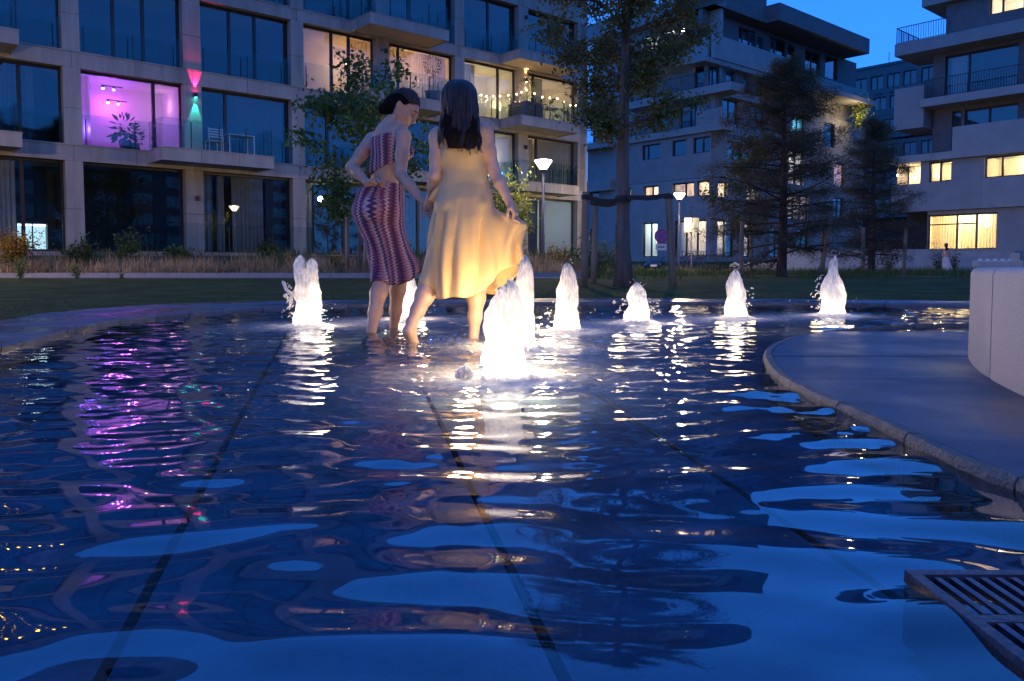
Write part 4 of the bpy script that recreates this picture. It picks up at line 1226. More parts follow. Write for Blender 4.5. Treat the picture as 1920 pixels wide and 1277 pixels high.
pa = kind(MB().add([(-22,18.6,.198),(1.6,18.6,.198),(1.9,19.9,.205),(-22,19.9,.205)], [(0,1,2,3)]).build('path', m_path), 'structure')
kind(MB().add([(6.8,22.5,.216),(12.5,20.6,.216),(13.2,21.3,.216),(7.2,23.1,.216)], [(0,1,2,3)]).build('path', m_path), 'structure')

def blades(name, pos, h, wdt, mats, seed, bend=.5, parent=None):
    """curved grass blades, two segments each"""
    r = np.random.default_rng(seed); n = len(pos); pos = np.asarray(pos)
    a = r.uniform(0, 2*math.pi, n); b = np.abs(r.normal(0, bend, n)); hh = h*r.uniform(.5,1.2,n); ww = wdt*r.uniform(.6,1.3,n)
    dx = np.stack([np.cos(a), np.sin(a), 0*a], 1); sd = np.stack([-np.sin(a), np.cos(a), 0*a], 1)
    up = np.array([0,0,1.0])
    m1 = pos + up*(hh*.55*np.cos(b*.5))[:,None] + dx*(hh*.55*np.sin(b*.5))[:,None]
    t1 = m1 + up*(hh*.5*np.cos(b*1.6))[:,None] + dx*(hh*.5*np.sin(b*1.6))[:,None]
    w2 = sd*ww[:,None]*.5
    V_ = np.stack([pos-w2, pos+w2, m1+w2*.8, m1-w2*.8, t1], 1).reshape(-1,3)
    k = np.arange(n)*5
    F_ = np.concatenate([np.stack([k,k+1,k+2],1), np.stack([k,k+2,k+3],1), np.stack([k+3,k+2,k+4],1)])
    o = np_mesh(name, V_, F_, mats[0], False, parent)
    for m in mats[1:]: o.data.materials.append(m)
    mi = r.integers(0, len(mats), n); o.data.polygons.foreach_set('material_index', np.concatenate([mi,mi,mi]).astype(np.int32))
    return o
# short mown lawn blades near the rim, longer grass farther off
pos = []
for q in range(30000):
    a = nrg.integers(0, len(outer_r)); p = outer_r[a]; d = (p-cen)/np.linalg.norm(p-cen)
    k = .03+abs(nrg.normal(0,1))*2.2
    x, y = p + d*k + nrg.normal(size=2)*.15
    if y < 4 or in_poly(x, y, outer) or (18.5 < y < 20 and x < 2): continue
    if y > 20 and x < 2: continue
    pos.append((x, y, gz(x, y)-.005))
kind(blades('lawn_grass', pos, .032, .007, GRASS, 5, .7), 'stuff')
pos = []
for q in range(26000):
    x = nrg.uniform(.9, 20); y = nrg.uniform(17.5, 40)
    v = mnoise.noise((x*.35, y*.25, 3))
    if v < -.05 + (.25 if y < 20 else 0): continue
    pos.append((x, y, gz(x, y)-.01))
kind(blades('tall_grass', pos, .30, .016, GRASS, 6, .7), 'stuff')
pos = []
for q in range(9000):
    x = nrg.uniform(2.5, 13); y = nrg.uniform(33, 52)
    if x/y > .30: continue
    pos.append((x, y, gz(x, y)-.01))
kind(blades('straw_field', pos, .25, .02, STRAW, 7, .9), 'stuff')
# dried grass in the bed
pos = []
for q in range(1300):
    x = nrg.uniform(-14.5, 1.2); y = 20.25+abs(nrg.normal(0,1.2))
    if y > 24: continue
    if mnoise.noise((x*.8, y*.8, 1)) < -.22: continue
    for k in range(13):
        xx, yy = x+nrg.normal()*.10, y+nrg.normal()*.10
        pos.append((xx, yy, bz(xx, yy)-.02))
kind(blades('dried_grass', pos, .42, .014, STRAW, 8, 1.1), 'stuff')
pos = []
for q in range(5500):
    x = nrg.uniform(-15, 2); y = nrg.uniform(20.6, 27.5)
    if mnoise.noise((x*.5, y*.5, 9)) < .0: continue
    pos.append((x, y, bz(x, y)-.02))
kind(blades('bed_greenery', pos, .34, .022, GRASS+LB, 9, .8), 'stuff')

def bush(label, x, y, z, w_, h_, n, mats, seed, leaf=.06, flowers=0, name='shrub', stems=9, group=None):
    r = random.Random(seed); nr = np.random.default_rng(seed)
    t_ = thing(name, label, 'shrub', (x, y, z), 0, group)
    s_ = MB(); P_ = []
    for k in range(stems):
        a = r.uniform(0, 6.28); pts = limb((0,0,0), (math.cos(a)*w_*r.uniform(.2,.7), math.sin(a)*w_*r.uniform(.2,.7), h_), h_*r.uniform(.7,1.15), 6, r, .16)
        s_.tube(pts, [.012,.01,.008,.006,.005,.004,.002], 4, cap=False)
        for i in range(1, 7):
            P_.append(tuple(pts[i]))
            for j in range(2):
                e = pts[i]+Vector((r.uniform(-1,1)*w_*.4, r.uniform(-1,1)*w_*.4, r.uniform(-.05,.25)*h_)); P_.append(tuple(e)); P_.append(tuple(pts[i].lerp(e,.5)))
    s_.build('stems', m_barkd, t_)
    P_ = np.array(P_); i = nr.integers(0, len(P_), n)
    kind(leaf_cloud('foliage', P_[i]+nr.normal(size=(n,3))*w_*.09, leaf*nr.uniform(.6,1.3,n), mats, t_, seed, .1, .1), 'stuff')
    if flowers:
        top = P_[P_[:,2] > h_*.45]; i = nr.integers(0, len(top), flowers)
        kind(leaf_cloud('blossom', top[i]+nr.normal(size=(flowers,3))*w_*.08, .045*nr.uniform(.6,1.2,flowers), FL, t_, seed+1, .1, -.2, 1.0), 'stuff')
    return t_
bush('large shrub with orange yellow blossom at the left edge of the bed', -13.1, 21.0, bz(-13.1,21.0)-.03, .9, .95, 900, LB, 1, .08, 2200)
bush('low shrub with yellow blossom in front of the stone pier left of the jet horns', -5.75, 21.4, bz(-5.75,21.4)-.03, .5, .45, 500, LB, 2, .06, 160)
bush('dark low bush left of the yellow blossom shrub', -6.15, 21.0, bz(-6.15,21)-.03, .45, .38, 500, LB, 3, .06)
bush('small yellow blossom shrub behind the crochet dress', -4.75, 21.6, bz(-4.75,21.6)-.03, .35, .5, 300, LB, 4, .05, 120)
bush('yellow blossom shrub at the foot of the nearer park lamp', 1.35, 24.2, .3, .55, .7, 450, LB, 5, .06, 420)
bush('bright lime green shrub lit by the nearer park lamp', -.10, 24.1, .35, .95, 2.5, 3600, LY, 6, .12, stems=20)
bush('dark green bush between the stakes of the big tree', 4.6, 36, .15, .8, 1.4, 600, LB, 7, .10)
bush('round green bush on the tall grass right of the rear stake', 2.0, 19.6, .12, .5, .4, 500, GRASS, 8, .06)
bush('small light green plant at the path edge near the left border', -11.35, 18.5, .17, .22, .42, 260, LY, 9, .06, group='small plants along the gravel path')
bush('small light green plant at the path edge right of the first one', -10.05, 18.5, .17, .2, .32, 220, LY, 10, .05, group='small plants along the gravel path')
bush('tiny plant at the path edge, third from the left border', -9.0, 18.45, .17, .12, .16, 90, LY, 11, .04, group='small plants along the gravel path')
bush('dark bush before the pale wall behind the walking woman', 23.0, 43.2, .15, .6, 1.2, 500, LB+LC[:1], 12, .10)
bush('cone shaped green bush right of the walking woman', 23.9, 43.3, .15, .4, 1.0, 400, LB, 13, .09)
bush('dark shrub at the pale wall under the smaller cypress', 14.6, 31.0, .18, .8, 1.3, 600, LC, 14, .10)
# lit rooftop terrace greenery beside the middle block
bush('pale lit shrub on the terrace of the middle block above the smaller cypress', 30.1, 70.5, 12.4, 1.8, 2.6, 700, LY, 15, .22)
point('lamp_or_fill', (29.6, 68.6, 13.2), (1,.75,.4), 90, .2)  # added light without a fixture, brightens the terrace shrub

for k, (x, y, w_, h_, lab) in enumerate(((-12.2,22.6,.6,.75,'dark green shrub in the bed before the window with the glowing panel'),(-11.2,23.4,.7,.8,'dark green shrub in the bed at the foot of the leftmost wide stone pier'),(-9.6,23.0,.5,.5,'low green shrub in the dried grass under the wide dark window'),(-7.4,24.2,.45,.5,'small green shrub under the curtained ground floor window'),(-3.1,22.6,.6,.75,'green shrub in the bed between the two stakes and the yellow dress'),(2.3,26.5,.9,1.1,'green shrub on the lawn right of the nearer park lamp'),(3.3,30.0,.8,1.0,'green shrub on the lawn behind the left stake of the big tree'))):
    bush(lab, x, y, (bz(x,y) if x < 1 else gz(x,y))-.03, w_, h_, 750, LB+LM[:1], 40+k, .10)
# ================================================================ PEOPLE
FX = 1500.0
def at(px, py, Y):
    """photo pixel at a given depth -> point in the world (metres)"""
    cx = (px-960)/FX; cyy = (586-py)/FX
    ry = math.cos(PITCH)+cyy*math.sin(PITCH); rz = -math.sin(PITCH)+cyy*math.cos(PITCH)
    s = Y/ry
    return np.array((cx*s, Y, CAM_H+rz*s))
class Field:
    """signed distance field on a grid; shapes are smoothly joined, then meshed as one surface"""
    def __init__(s, lo, hi, vox):
        s.lo = np.array(lo, float); s.vox = vox
        s.n = np.ceil((np.array(hi)-s.lo)/vox).astype(int)+1
        s.d = np.full(s.n, 1.0, np.float32)
    def sub(s, lo, hi):
        a = np.clip(np.floor((lo-s.lo)/s.vox).astype(int), 0, s.n-1); b = np.clip(np.ceil((hi-s.lo)/s.vox).astype(int)+1, 1, s.n)
        sl = tuple(slice(a[i], b[i]) for i in range(3))
        ax = [(np.arange(a[i], b[i])*s.vox+s.lo[i]).astype(np.float32) for i in range(3)]
        return sl, ax[0][:,None,None], ax[1][None,:,None], ax[2][None,None,:]
    def put(s, sl, d, k):
        o = s.d[sl]
        if k > 0:
            h = np.maximum(k-np.abs(o-d), 0)/k
            s.d[sl] = np.minimum(o, d) - h*h*k*.25
        else: s.d[sl] = np.minimum(o, d)
    def cap(s, a, b, ra, rb, k=.02, inf=0.0):
        a = np.array(a, float); b = np.array(b, float); ra += inf; rb += inf
        m = max(ra, rb)+k+.03
        sl, X, Y, Z = s.sub(np.minimum(a,b)-m, np.maximum(a,b)+m)
        ba = b-a; L = max(1e-9, ba.dot(ba))
        t = np.clip(((X-a[0])*ba[0]+(Y-a[1])*ba[1]+(Z-a[2])*ba[2])/L, 0, 1)
        d = np.sqrt((X-a[0]-ba[0]*t)**2+(Y-a[1]-ba[1]*t)**2+(Z-a[2]-ba[2]*t)**2)-(ra+(rb-ra)*t)
        s.put(sl, d, k)
    def ell(s, c, r, k=.02, B=None, inf=0.0, cut=False):
        """ellipsoid with axes B (rows) and radii r; cut carves it away"""
        c = np.array(c, float); r = np.array(r, float)+inf; m = r.max()+k+.03
        sl, X, Y, Z = s.sub(c-m, c+m)
        x, y, z = X-c[0], Y-c[1], Z-c[2]
        if B is None: B = np.eye(3)
        u = x*B[0][0]+y*B[0][1]+z*B[0][2]; v = x*B[1][0]+y*B[1][1]+z*B[1][2]; w_ = x*B[2][0]+y*B[2][1]+z*B[2][2]
        k0 = np.sqrt((u/r[0])**2+(v/r[1])**2+(w_/r[2])**2); k1 = np.sqrt((u/r[0]**2)**2+(v/r[1]**2)**2+(w_/r[2]**2)**2)+1e-6
        d = (k0*(k0-1)/k1).astype(np.float32)
        if cut:
            o = s.d[sl]; h = np.maximum(k-np.abs(o+d), 0)/max(k,1e-6)
            s.d[sl] = np.maximum(o, -d)+h*h*k*.25
        else: s.put(sl, d, k)
    def plane(s, p, n):
        """keep the side the normal points away from"""
        n = np.array(n, float); n /= np.linalg.norm(n)
        sl, X, Y, Z = s.sub(s.lo-1, s.lo+s.n*s.vox+1)
        s.d = np.maximum(s.d, ((X-p[0])*n[0]+(Y-p[1])*n[1]+(Z-p[2])*n[2]).astype(np.float32))
    def mesh(s):
        d = s.d; neg = d < 0; n = d.shape
        acc = np.zeros((n[0]-1,n[1]-1,n[2]-1,3), np.float32); cnt = np.zeros((n[0]-1,n[1]-1,n[2]-1), np.int16)
        N1 = [m-1 for m in n]
        def corner(a, i, j, k): return a[i:i+N1[0], j:j+N1[1], k:k+N1[2]]
        s0 = corner(neg,0,0,0); anyd = np.zeros(s0.shape, bool)
        for i in (0,1):
            for j in (0,1):
                for k in (0,1):
                    anyd |= corner(neg,i,j,k) != s0
        I = np.argwhere(anyd)
        pos = np.zeros((len(I),3)); c = np.zeros(len(I))
        cs = [(i,j,k) for i in (0,1) for j in (0,1) for k in (0,1)]
        vals = {q: d[I[:,0]+q[0], I[:,1]+q[1], I[:,2]+q[2]] for q in cs}
        for q in cs:
            for ax in range(3):
                if q[ax] == 0:
                    p = list(q); p[ax] = 1; p = tuple(p)
                    a, b = vals[q], vals[p]; m = (a < 0) != (b < 0)
                    t = np.where(m, a/(a-b+1e-12), 0)
                    pt = np.array(q, float)[None,:].repeat(len(I),0); pt[:,ax] = t
                    pos[m] += pt[m]; c[m] += 1
        V_ = (I+pos/c[:,None])*s.vox+s.lo
        idx = np.full(anyd.shape, -1, np.int64); idx[tuple(I.T)] = np.arange(len(I))
        F_ = []
        for ax in range(3):
            u, v = [(1,2),(2,0),(0,1)][ax]
            sl0 = [slice(None)]*3; sl1 = [slice(None)]*3; sl0[ax] = slice(0,-1); sl1[ax] = slice(1,None)
            A_ = neg[tuple(sl0)]; B_ = neg[tuple(sl1)]
            E_ = np.argwhere(A_ != B_)
            E_ = E_[(E_[:,u] > 0) & (E_[:,v] > 0) & (E_[:,u] < n[u]-1) & (E_[:,v] < n[v]-1)]
            fl = A_[tuple(E_.T)]
            def cell(du, dv):
                q = E_.copy(); q[:,u] -= du; q[:,v] -= dv; return idx[tuple(q.T)]
            q4 = np.stack([cell(1,1), cell(0,1), cell(0,0), cell(1,0)], 1)
            q4[~fl] = q4[~fl][:, ::-1]
            F_.append(q4)
        F_ = np.concatenate(F_)
        F_ = F_[(F_ >= 0).all(1)]
        return V_, F_
def push_out(pts, f, gap=.008, it=6):
    P = np.array(pts, float)
    for _ in range(it):
        q = (P-f.lo)/f.vox; i = np.clip(np.floor(q).astype(int), 1, f.n-3); t = np.clip(q-i, 0, 1)
        def smp(i):
            r = 0
            for a in (0,1):
                for b in (0,1):
                    for c in (0,1):
                        w_ = (t[:,0] if a else 1-t[:,0])*(t[:,1] if b else 1-t[:,1])*(t[:,2] if c else 1-t[:,2])
                        r = r+w_*f.d[i[:,0]+a, i[:,1]+b, i[:,2]+c]
            return r
        d = smp(i)
        g = np.stack([smp(np.clip(i+np.eye(3,dtype=int)[k], 1, f.n-2))-smp(np.clip(i-np.eye(3,dtype=int)[k], 0, f.n-2)) for k in range(3)], 1)
        g /= np.linalg.norm(g, axis=1)[:,None]+1e-9
        P += g*np.maximum(0, gap-d)[:,None]
    return [tuple(p) for p in P]
def unit(v):
    v = np.array(v, float); return v/np.linalg.norm(v)
def hand(f, wrist, d, pn, curl, sc_=1.0, thumb=1, spread=.10, inner=(1,1,1,1)):
    """palm, four jointed fingers of different length and a thumb off the side of the palm"""
    wrist = np.array(wrist, float); d = unit(d); pn = unit(np.array(pn)-np.dot(pn, d)*d); ac = np.cross(d, pn)*thumb
    S = sc_
    for o in (-.026,-.009,.009,.026):
        f.cap(wrist+ac*o*.6*S+d*.012*S, wrist+ac*o*S+d*.080*S, .0135*S, .0125*S, .012)
    f.cap(wrist-d*.01, wrist+d*.03*S, .021*S, .017*S, .015)
    for q, (o, L) in enumerate(((.029,.068),(.010,.078),(-.010,.073),(-.028,.056))):
        p = wrist+ac*o*S+d*.080*S; dd = unit(d+ac*(o/.029)*spread); r = .0092*S
        c = curl*inner[q]
        for seg, (fr, cc) in enumerate(((.46,.75),(.30,1.0),(.24,.8))):
            an = c*cc; dd = unit(dd*math.cos(an)+pn*math.sin(an)*1.0 - 0) if seg == 0 else unit(dd*math.cos(an)+unit(np.cross(ac*thumb, dd)*-1 if False else np.cross(dd, np.cross(pn, d) if False else ac*thumb))*math.sin(an))
            e = p+dd*L*S*fr; f.cap(p, e, r, r*.92, .004); p = e; r *= .92
    p = wrist+ac*.022*S+d*.022*S; dd = unit(d*.6+ac*.75+pn*.35)
    for L, r in ((.040,.0125),(.030,.0105),(.024,.0092)):
        e = p+dd*L*S; f.cap(p, e, r*S, r*.9*S, .006); p = e; dd = unit(dd*.8+d*.45+pn*.35*min(1,curl)-ac*.25)
def foot(f, ankle, heel, toe, k=.02):
    ankle, heel, toe = map(np.array, (ankle, heel, toe))
    f.cap(ankle, heel, .030, .029, k); ball = heel*.32+toe*.68
    f.cap(heel, ball, .027, .026, k); f.cap(ankle, ball, .028, .024, .03)
    sd = unit(np.cross(ball-heel, (0,0,1)))
    for o, L in ((-.030,1.0),(-.013,.98),(.002,.92),(.017,.84),(.030,.74)):
        f.cap(ball+sd*o*.8, ball+sd*o+(toe-ball)*L, .013, .009, .008)
def head(f, c, F_, U_, k=.012, S=1.0, ears=True):
    F_ = unit(F_); U_ = unit(np.array(U_)-np.dot(U_, F_)*F_); Rr = np.cross(F_, U_)
    B = np.array([Rr, F_, U_]); P = lambda x, y, z: np.array(c)+(Rr*x+F_*y+U_*z)*S
    f.ell(P(0,-.012,.030), np.array((.074,.094,.088))*S, k, B)
    f.ell(P(0,.030,-.010), np.array((.062,.066,.085))*S, .03, B)
    f.cap(P(0,.030,-.045), P(0,.062,-.098), .050*S, .024*S, .03)
    for sg in (-1,1):
        f.cap(P(sg*.058,-.004,-.045), P(sg*.020,.062,-.098), .016*S, .018*S, .03)       # jaw
        f.ell(P(sg*.036,.066,-.022), np.array((.024,.020,.022))*S, .02, B)                # cheek
        f.cap(P(sg*.012,.090,.028), P(sg*.046,.074,.026), .008*S, .006*S, .014)          # brow
        f.ell(P(sg*.031,.094,.006), np.array((.017,.014,.012))*S, .012, B, cut=True)
        f.ell(P(sg*.031,.078,.006), np.array((.0145,.0125,.0115))*S, .003, B)               # lid
        f.ell(P(sg*.0095,.104,-.037), np.array((.0075,.008,.006))*S, .006, B)               # nostril wing
        if ears:
            f.ell(P(sg*.074,-.010,-.006), np.array((.008,.019,.031))*S, .006, B)
            f.ell(P(sg*.083,-.016,.004), np.array((.005,.013,.022))*S, .004, B)
            f.ell(P(sg*.085,-.004,-.002), np.array((.006,.008,.014))*S, .004, B, cut=True)
    f.cap(P(0,.090,.022), P(0,.112,-.030), .0085*S, .0115*S, .012)                        # nose
    f.ell(P(0,.0895,-.060), np.array((.021,.009,.0055))*S, .005, B); f.ell(P(0,.0865,-.0735), np.array((.018,.009,.0065))*S, .005, B)
    f.ell(P(0,.098,-.0665), np.array((.024,.006,.0022))*S, .003, B, cut=True)
    f.ell(P(0,.078,-.100), np.array((.017,.014,.014))*S, .015, B)
    return P, B
def skin_mat(name, col):
    return M(name, col, .46, .12, 9, bump=.14, bscale=180, spec=.45, sss=.12, rvar=(.34,.6,14))
m_skin1 = skin_mat('skin_warm', (.52,.285,.18)); m_skin2 = skin_mat('skin_light', (.55,.325,.22))
m_hairb = M('hair_base', (.010,.007,.006), .9, .3, 40, spec=.05)
m_hair = M('dark_brown_hair', (.026,.016,.012), .45, .4, 30, spec=.5)
m_hair2 = M('brown_hair', (.022,.011,.009), .42, .35, 40, spec=.5)

# crochet: vertical colour bands with a zigzag stitch
m_cro, t, out = new_mat('crochet')
uvn = nn(t,'ShaderNodeUVMap'); sp_ = nn(t,'ShaderNodeSeparateXYZ'); t.links.new(uvn.outputs[0], sp_.inputs[0])
def mth(op, a, b=None, c=None):
    n_ = nn(t,'ShaderNodeMath', operation=op)
    for i_, v_ in enumerate((a,b,c)):
        if v_ is None: continue
        if isinstance(v_, (int,float)): n_.inputs[i_].default_value = v_
        else: t.links.new(v_, n_.inputs[i_])
    return n_.outputs[0]
tri = mth('PINGPONG', mth('MULTIPLY', sp_.outputs[1], 95.0), 1.0)        # zigzag down the cloth
uu = mth('ADD', mth('MULTIPLY', sp_.outputs[0], 46.0), mth('MULTIPLY', tri, .75))
fr_ = mth('FRACT', mth('DIVIDE', uu, 7.0))
rp = nn(t,'ShaderNodeValToRGB'); rp.color_ramp.interpolation = 'CONSTANT'
cols_ = [(0,(.74,.44,.42)),(.13,(.27,.085,.12)),(.25,(.12,.05,.11)),(.38,(.54,.20,.22)),(.52,(.80,.56,.50)),(.62,(.11,.065,.14)),(.75,(.60,.28,.29)),(.88,(.24,.075,.13))]
while len(rp.color_ramp.elements) < len(cols_): rp.color_ramp.elements.new(.5)
for e_, (p_, c_) in zip(rp.color_ramp.elements, cols_): e_.position = p_; e_.color = (*c_, 1)
t.links.new(fr_, rp.inputs[0])
st_ = mth('MULTIPLY', mth('PINGPONG', mth('MULTIPLY', uu, 1.0), .5), 2.0)
st2 = mth('PINGPONG', mth('MULTIPLY', sp_.outputs[1], 150.0), 1.0)
hgt = mth('MULTIPLY', st_, mth('ADD', st2, .3))
bpn = nn(t,'ShaderNodeBump'); bpn.inputs['Strength'].default_value = .9; bpn.inputs['Distance'].default_value = .006
t.links.new(hgt, bpn.inputs['Height'])
pb = nn(t,'ShaderNodeBsdfPrincipled'); pb.inputs['Roughness'].default_value = .85; pb.inputs['Specular IOR Level'].default_value = .2
mxc = nn(t,'ShaderNodeMix', data_type='RGBA', blend_type='MULTIPLY'); mxc.inputs[0].default_value = .55
cr2 = nn(t,'ShaderNodeValToRGB'); cr2.color_ramp.elements[0].color = (.35,.3,.32,1); cr2.color_ramp.elements[1].color = (1,1,1,1); cr2.color_ramp.elements[1].position = .6
t.links.new(hgt, cr2.inputs[0]); t.links.new(rp.outputs[0], mxc.inputs[6]); t.links.new(cr2.outputs[0], mxc.inputs[7])
t.links.new(mxc.outputs[2], pb.inputs['Base Color']); t.links.new(bpn.outputs[0], pb.inputs['Normal']); t.links.new(pb.outputs[0], out.inputs[0])
m_dress = M('yellow_satin', (.72,.48,.21), .42, .05, 5, bump=.12, bscale=45, spec=.4, transl=.22, sheen=.3)

def strands(name, paths, r0, mat, parent):
    mb = MB()
    for p in paths:
        n_ = len(p); mb.tube(p, [r0*(1-.75*(i/(n_-1))**2) for i in range(n_)], 4, cap=False)
    return mb.build(name, mat, parent, True)

# ---------------- woman in the crochet set
fA = unit((.80,.60,0)); rA = unit((.60,-.80,0)); upv = np.array((0,0,1.0))
wa = thing('person', 'woman in a pink and purple crochet top and skirt bending her head, wading at left', 'person', (-.83, 5.42, 0), 0)
def bodyA(f, inf=0.0, torso_only=False, no_arms=False):
    ch = at(727,270,5.43); ub = at(731,246,5.44); wst = at(722,330,5.44); pel = at(710,382,5.45)
    BX = np.array([rA, fA, upv])
    f.ell(ch+upv*.0, (.140,.098,.135), .03, BX, inf)
    f.cap(ub+rA*.115-upv*.018, ub-rA*.115-upv*.03, .060, .060, .05, inf)
    f.cap(ub, at(737,228,5.42), .075, .055, .05, inf)
    f.ell(at(724,306,5.44), (.118,.090,.09), .05, BX, inf)
    f.ell(wst, (.108,.086,.10), .06, BX, inf)
    f.ell(at(716,358,5.45), (.135,.105,.08), .05, BX, inf)
    for sg in (-1,1): f.ell(ch+fA*.088+rA*sg*.062-upv*.055, (.060,.056,.060), .025, BX, inf)
    if torso_only: return
    f.ell(pel, (.158,.118,.105), .05, BX)
    for sg in (-1,1): f.ell(pel-fA*.062+rA*sg*.068-upv*.045, (.088,.088,.095), .04, BX)
    # legs
    hr, kr, ar = at(727,402,5.42), at(750,512,5.60), at(738,618,5.78)
    hl, kl, al = at(697,404,5.50), at(717,522,5.40), at(696,622,5.21)
    for h_, k_, a_ in ((hr,kr,ar),(hl,kl,al)):
        f.cap(h_, k_, .088, .058, .05); f.cap(k_, k_*.72+a_*.28, .056, .054, .03); f.cap(k_*.72+a_*.28-fA*.008, k_*.35+a_*.65, .055, .042, .03); f.cap(k_*.35+a_*.65, a_, .042, .031, .03)
        an = a_-upv*.055; foot(f, an, an-fA*.035-upv*.025, an+fA*.17-upv*.045)
    if no_arms: return
    # right arm, down to the joined hands
    s_, e_, w_ = at(757,254,5.28), at(751,327,5.20), at(793,377,5.06)
    f.cap(s_, s_*.5+e_*.5, .050, .043, .045); f.cap(s_*.5+e_*.5, e_, .043, .036, .02); f.cap(e_, e_*.6+w_*.4, .037, .035, .02); f.cap(e_*.6+w_*.4, w_, .035, .024, .02)
    hand(f, w_, at(806,394,5.02)-w_, rA*.3-fA*.2+np.array((0,0,-.3))+np.array((-.5,0,.3)), .55, .95, 1)
    # left arm, folded behind the back, fist on the small of the back
    s_, e_, w_ = at(697,262,5.56), at(659,314,5.42), at(690,343,5.27)
    f.cap(s_, s_*.5+e_*.5, .050, .043, .045); f.cap(s_*.5+e_*.5, e_, .043, .037, .02); f.cap(e_, e_*.6+w_*.4, .038, .036, .02); f.cap(e_*.6+w_*.4, w_, .035, .024, .02)
    hand(f, w_, at(712,341,5.25)-w_, np.array((.3,-.45,-.75)), 1.25, .95, -1)
    # neck, head
    hc = at(757,204,5.38)
    f.cap(at(737,232,5.42), hc+np.array((-.012,.0,-.03)), .056, .050, .03)
    f.cap(at(744,240,5.38), hc+np.array((.02,-.01,-.05)), .040, .042, .03)
    return head(f, hc, (.79,-.18,-.60), (.56,-.02,.80))
fa = Field((-1.38,4.75,-.26),(-.36,6.15,1.82),.0055)
PA, BAx = bodyA(fa)
V_, F_ = fa.mesh(); np_mesh('body', V_, F_, m_skin1, True, None).parent = wa
bpy.context.view_layer.update()
def attach(o, root):
    o.parent = root; o.matrix_parent_inverse = root.matrix_world.inverted()
    return o
for o in wa.children: attach(o, wa)
# crochet top: follows the ribs, open upper back
ft = Field((-1.25,5.1,.75),(-.5,5.8,1.6),.007)
bodyA(ft, .010, True)
ft.plane(at(725,252,5.43), unit(np.array((.10,.10,1.0))-fA*.35)); ft.plane(at(722,316,5.43), (.40,0,-.9))
V_, F_ = ft.mesh()
def cyl_uv(V_, c0, ax=(rA, fA)):
    q = V_-c0; a = np.arctan2(q@ax[0], -(q@ax[1])); return np.stack([a*.135+.5, V_[:,2]], 1)
tp = np_mesh('crochet_top', V_, F_, m_cro, True); set_uv(tp, cyl_uv(V_, at(724,290,5.43))); attach(tp, wa)
# narrow straps over the shoulders to the neck
mb = MB()
for sg in (-1,1):
    ub = at(731,246,5.44)
    P_ = [ub-fA*.085+rA*sg*.070-upv*.075, ub-fA*.078+rA*sg*.064-upv*.02, ub-fA*.045+rA*sg*.058+upv*.038, ub+rA*sg*.054+upv*.062, ub+fA*.05+rA*sg*.055+upv*.03]
    mb.tube(P_, .008, 6)
sm_ = mb.build('strap', m_cro, None, True); attach(sm_, wa)
# crochet skirt: rings measured down the figure, tip of the hem swinging right
def ring_loft(rows_, NT, bump):
    rings = []; uv = []
    for (cx_, dep, py, rx, ry) in rows_:
        pass
SK = [(346,718,36,.098),(360,713,44,.112),(380,709.5,46.5,.130),(400,709,48,.150),(425,713,45,.140),(450,721,40,.118),(475,727,36,.104),(500,731,36,.098),(520,733,37.5,.098),(532,733,38,.096)]
ys_ = np.array([r_[0] for r_ in SK], float)
rings = []; uv = []; NT = 120; NR = 70
for q in range(NR+1):
    v = q/NR; ring = []
    py = 346+(532-346)*v
    cx_ = np.interp(py, ys_, [r_[1] for r_ in SK]); hw = np.interp(py, ys_, [r_[2] for r_ in SK]); dp = np.interp(py, ys_, [r_[3] for r_ in SK])
    dep = np.interp(py, [346,400,532], [5.44,5.46,5.46]); mpp = dep/FX
    for k in range(NT):
        th = 2*math.pi*k/NT; ct, st = math.cos(th), math.sin(th)
        e = 1+.010*math.sin(9*th+3*v)*v+.012*math.sin(5*th+1+v*4)
        X = ct*hw*mpp*e; Y_ = st*dp*e
        # hem swings out to the right and lifts
        g_ = math.exp(-((math.atan2(st, ct)-(-.15))/.55)**2)*sm((v-.45)/.45)
        X += g_*.062; 
        lift = g_*.075*sm((v-.6)/.4) + .010*math.sin(th*2+1)*v
        c_ = at(cx_, py, dep)
        ring.append((c_[0]+X, dep+Y_, c_[2]+lift)); uv.append((.5+(th-math.pi)*.135, c_[2]))
    rings.append(ring)
fpa = Field((-1.38,4.9,-.26),(-.36,6.15,1.7),.012); bodyA(fpa, no_arms=True)
rings = [push_out(r_, fpa) for r_ in rings]
# turn the hem inwards so the skirt has an edge
rings.append([( (p[0]-rings[-1][0][0])*.0+p[0]*.97+.03*(sum(a[0] for a in rings[-1])/NT), p[1]*.97+.03*5.46, p[2]+.012) for p in rings[-1]]); uv += uv[-NT:]
sk = MB().loft(rings).build('crochet_skirt', m_cro, None, True); set_uv(sk, uv); attach(sk, wa)
m_lip = M('lips', (.42,.13,.11), .4, .05); m_brow = M('brow_hair', (.03,.016,.012), .7, .1)
lp = MB().tube([PA(-.019,.0875,-.064),PA(-.008,.094,-.0625),PA(0,.0945,-.0635),PA(.008,.094,-.0625),PA(.019,.0875,-.064)], [.001,.003,.0032,.003,.001], 6).tube([PA(-.018,.086,-.070),PA(0,.0925,-.0735),PA(.018,.086,-.070)], [.001,.0042,.001], 6)
attach(lp.build('lips', m_lip, None, True), wa)
for sg in (-1,1):
    attach(MB().tube([PA(sg*.012,.099,.028),PA(sg*.028,.094,.033),PA(sg*.046,.079,.028)], [.003,.0035,.0015], 6).build('eyebrow', m_brow, None, True), wa)
    attach(MB().tube([PA(sg*.017,.0895,-.001),PA(sg*.031,.0915,-.005),PA(sg*.045,.083,-.001)], [.0012,.0022,.0014], 6).build('eyelashes', m_brow, None, True), wa)
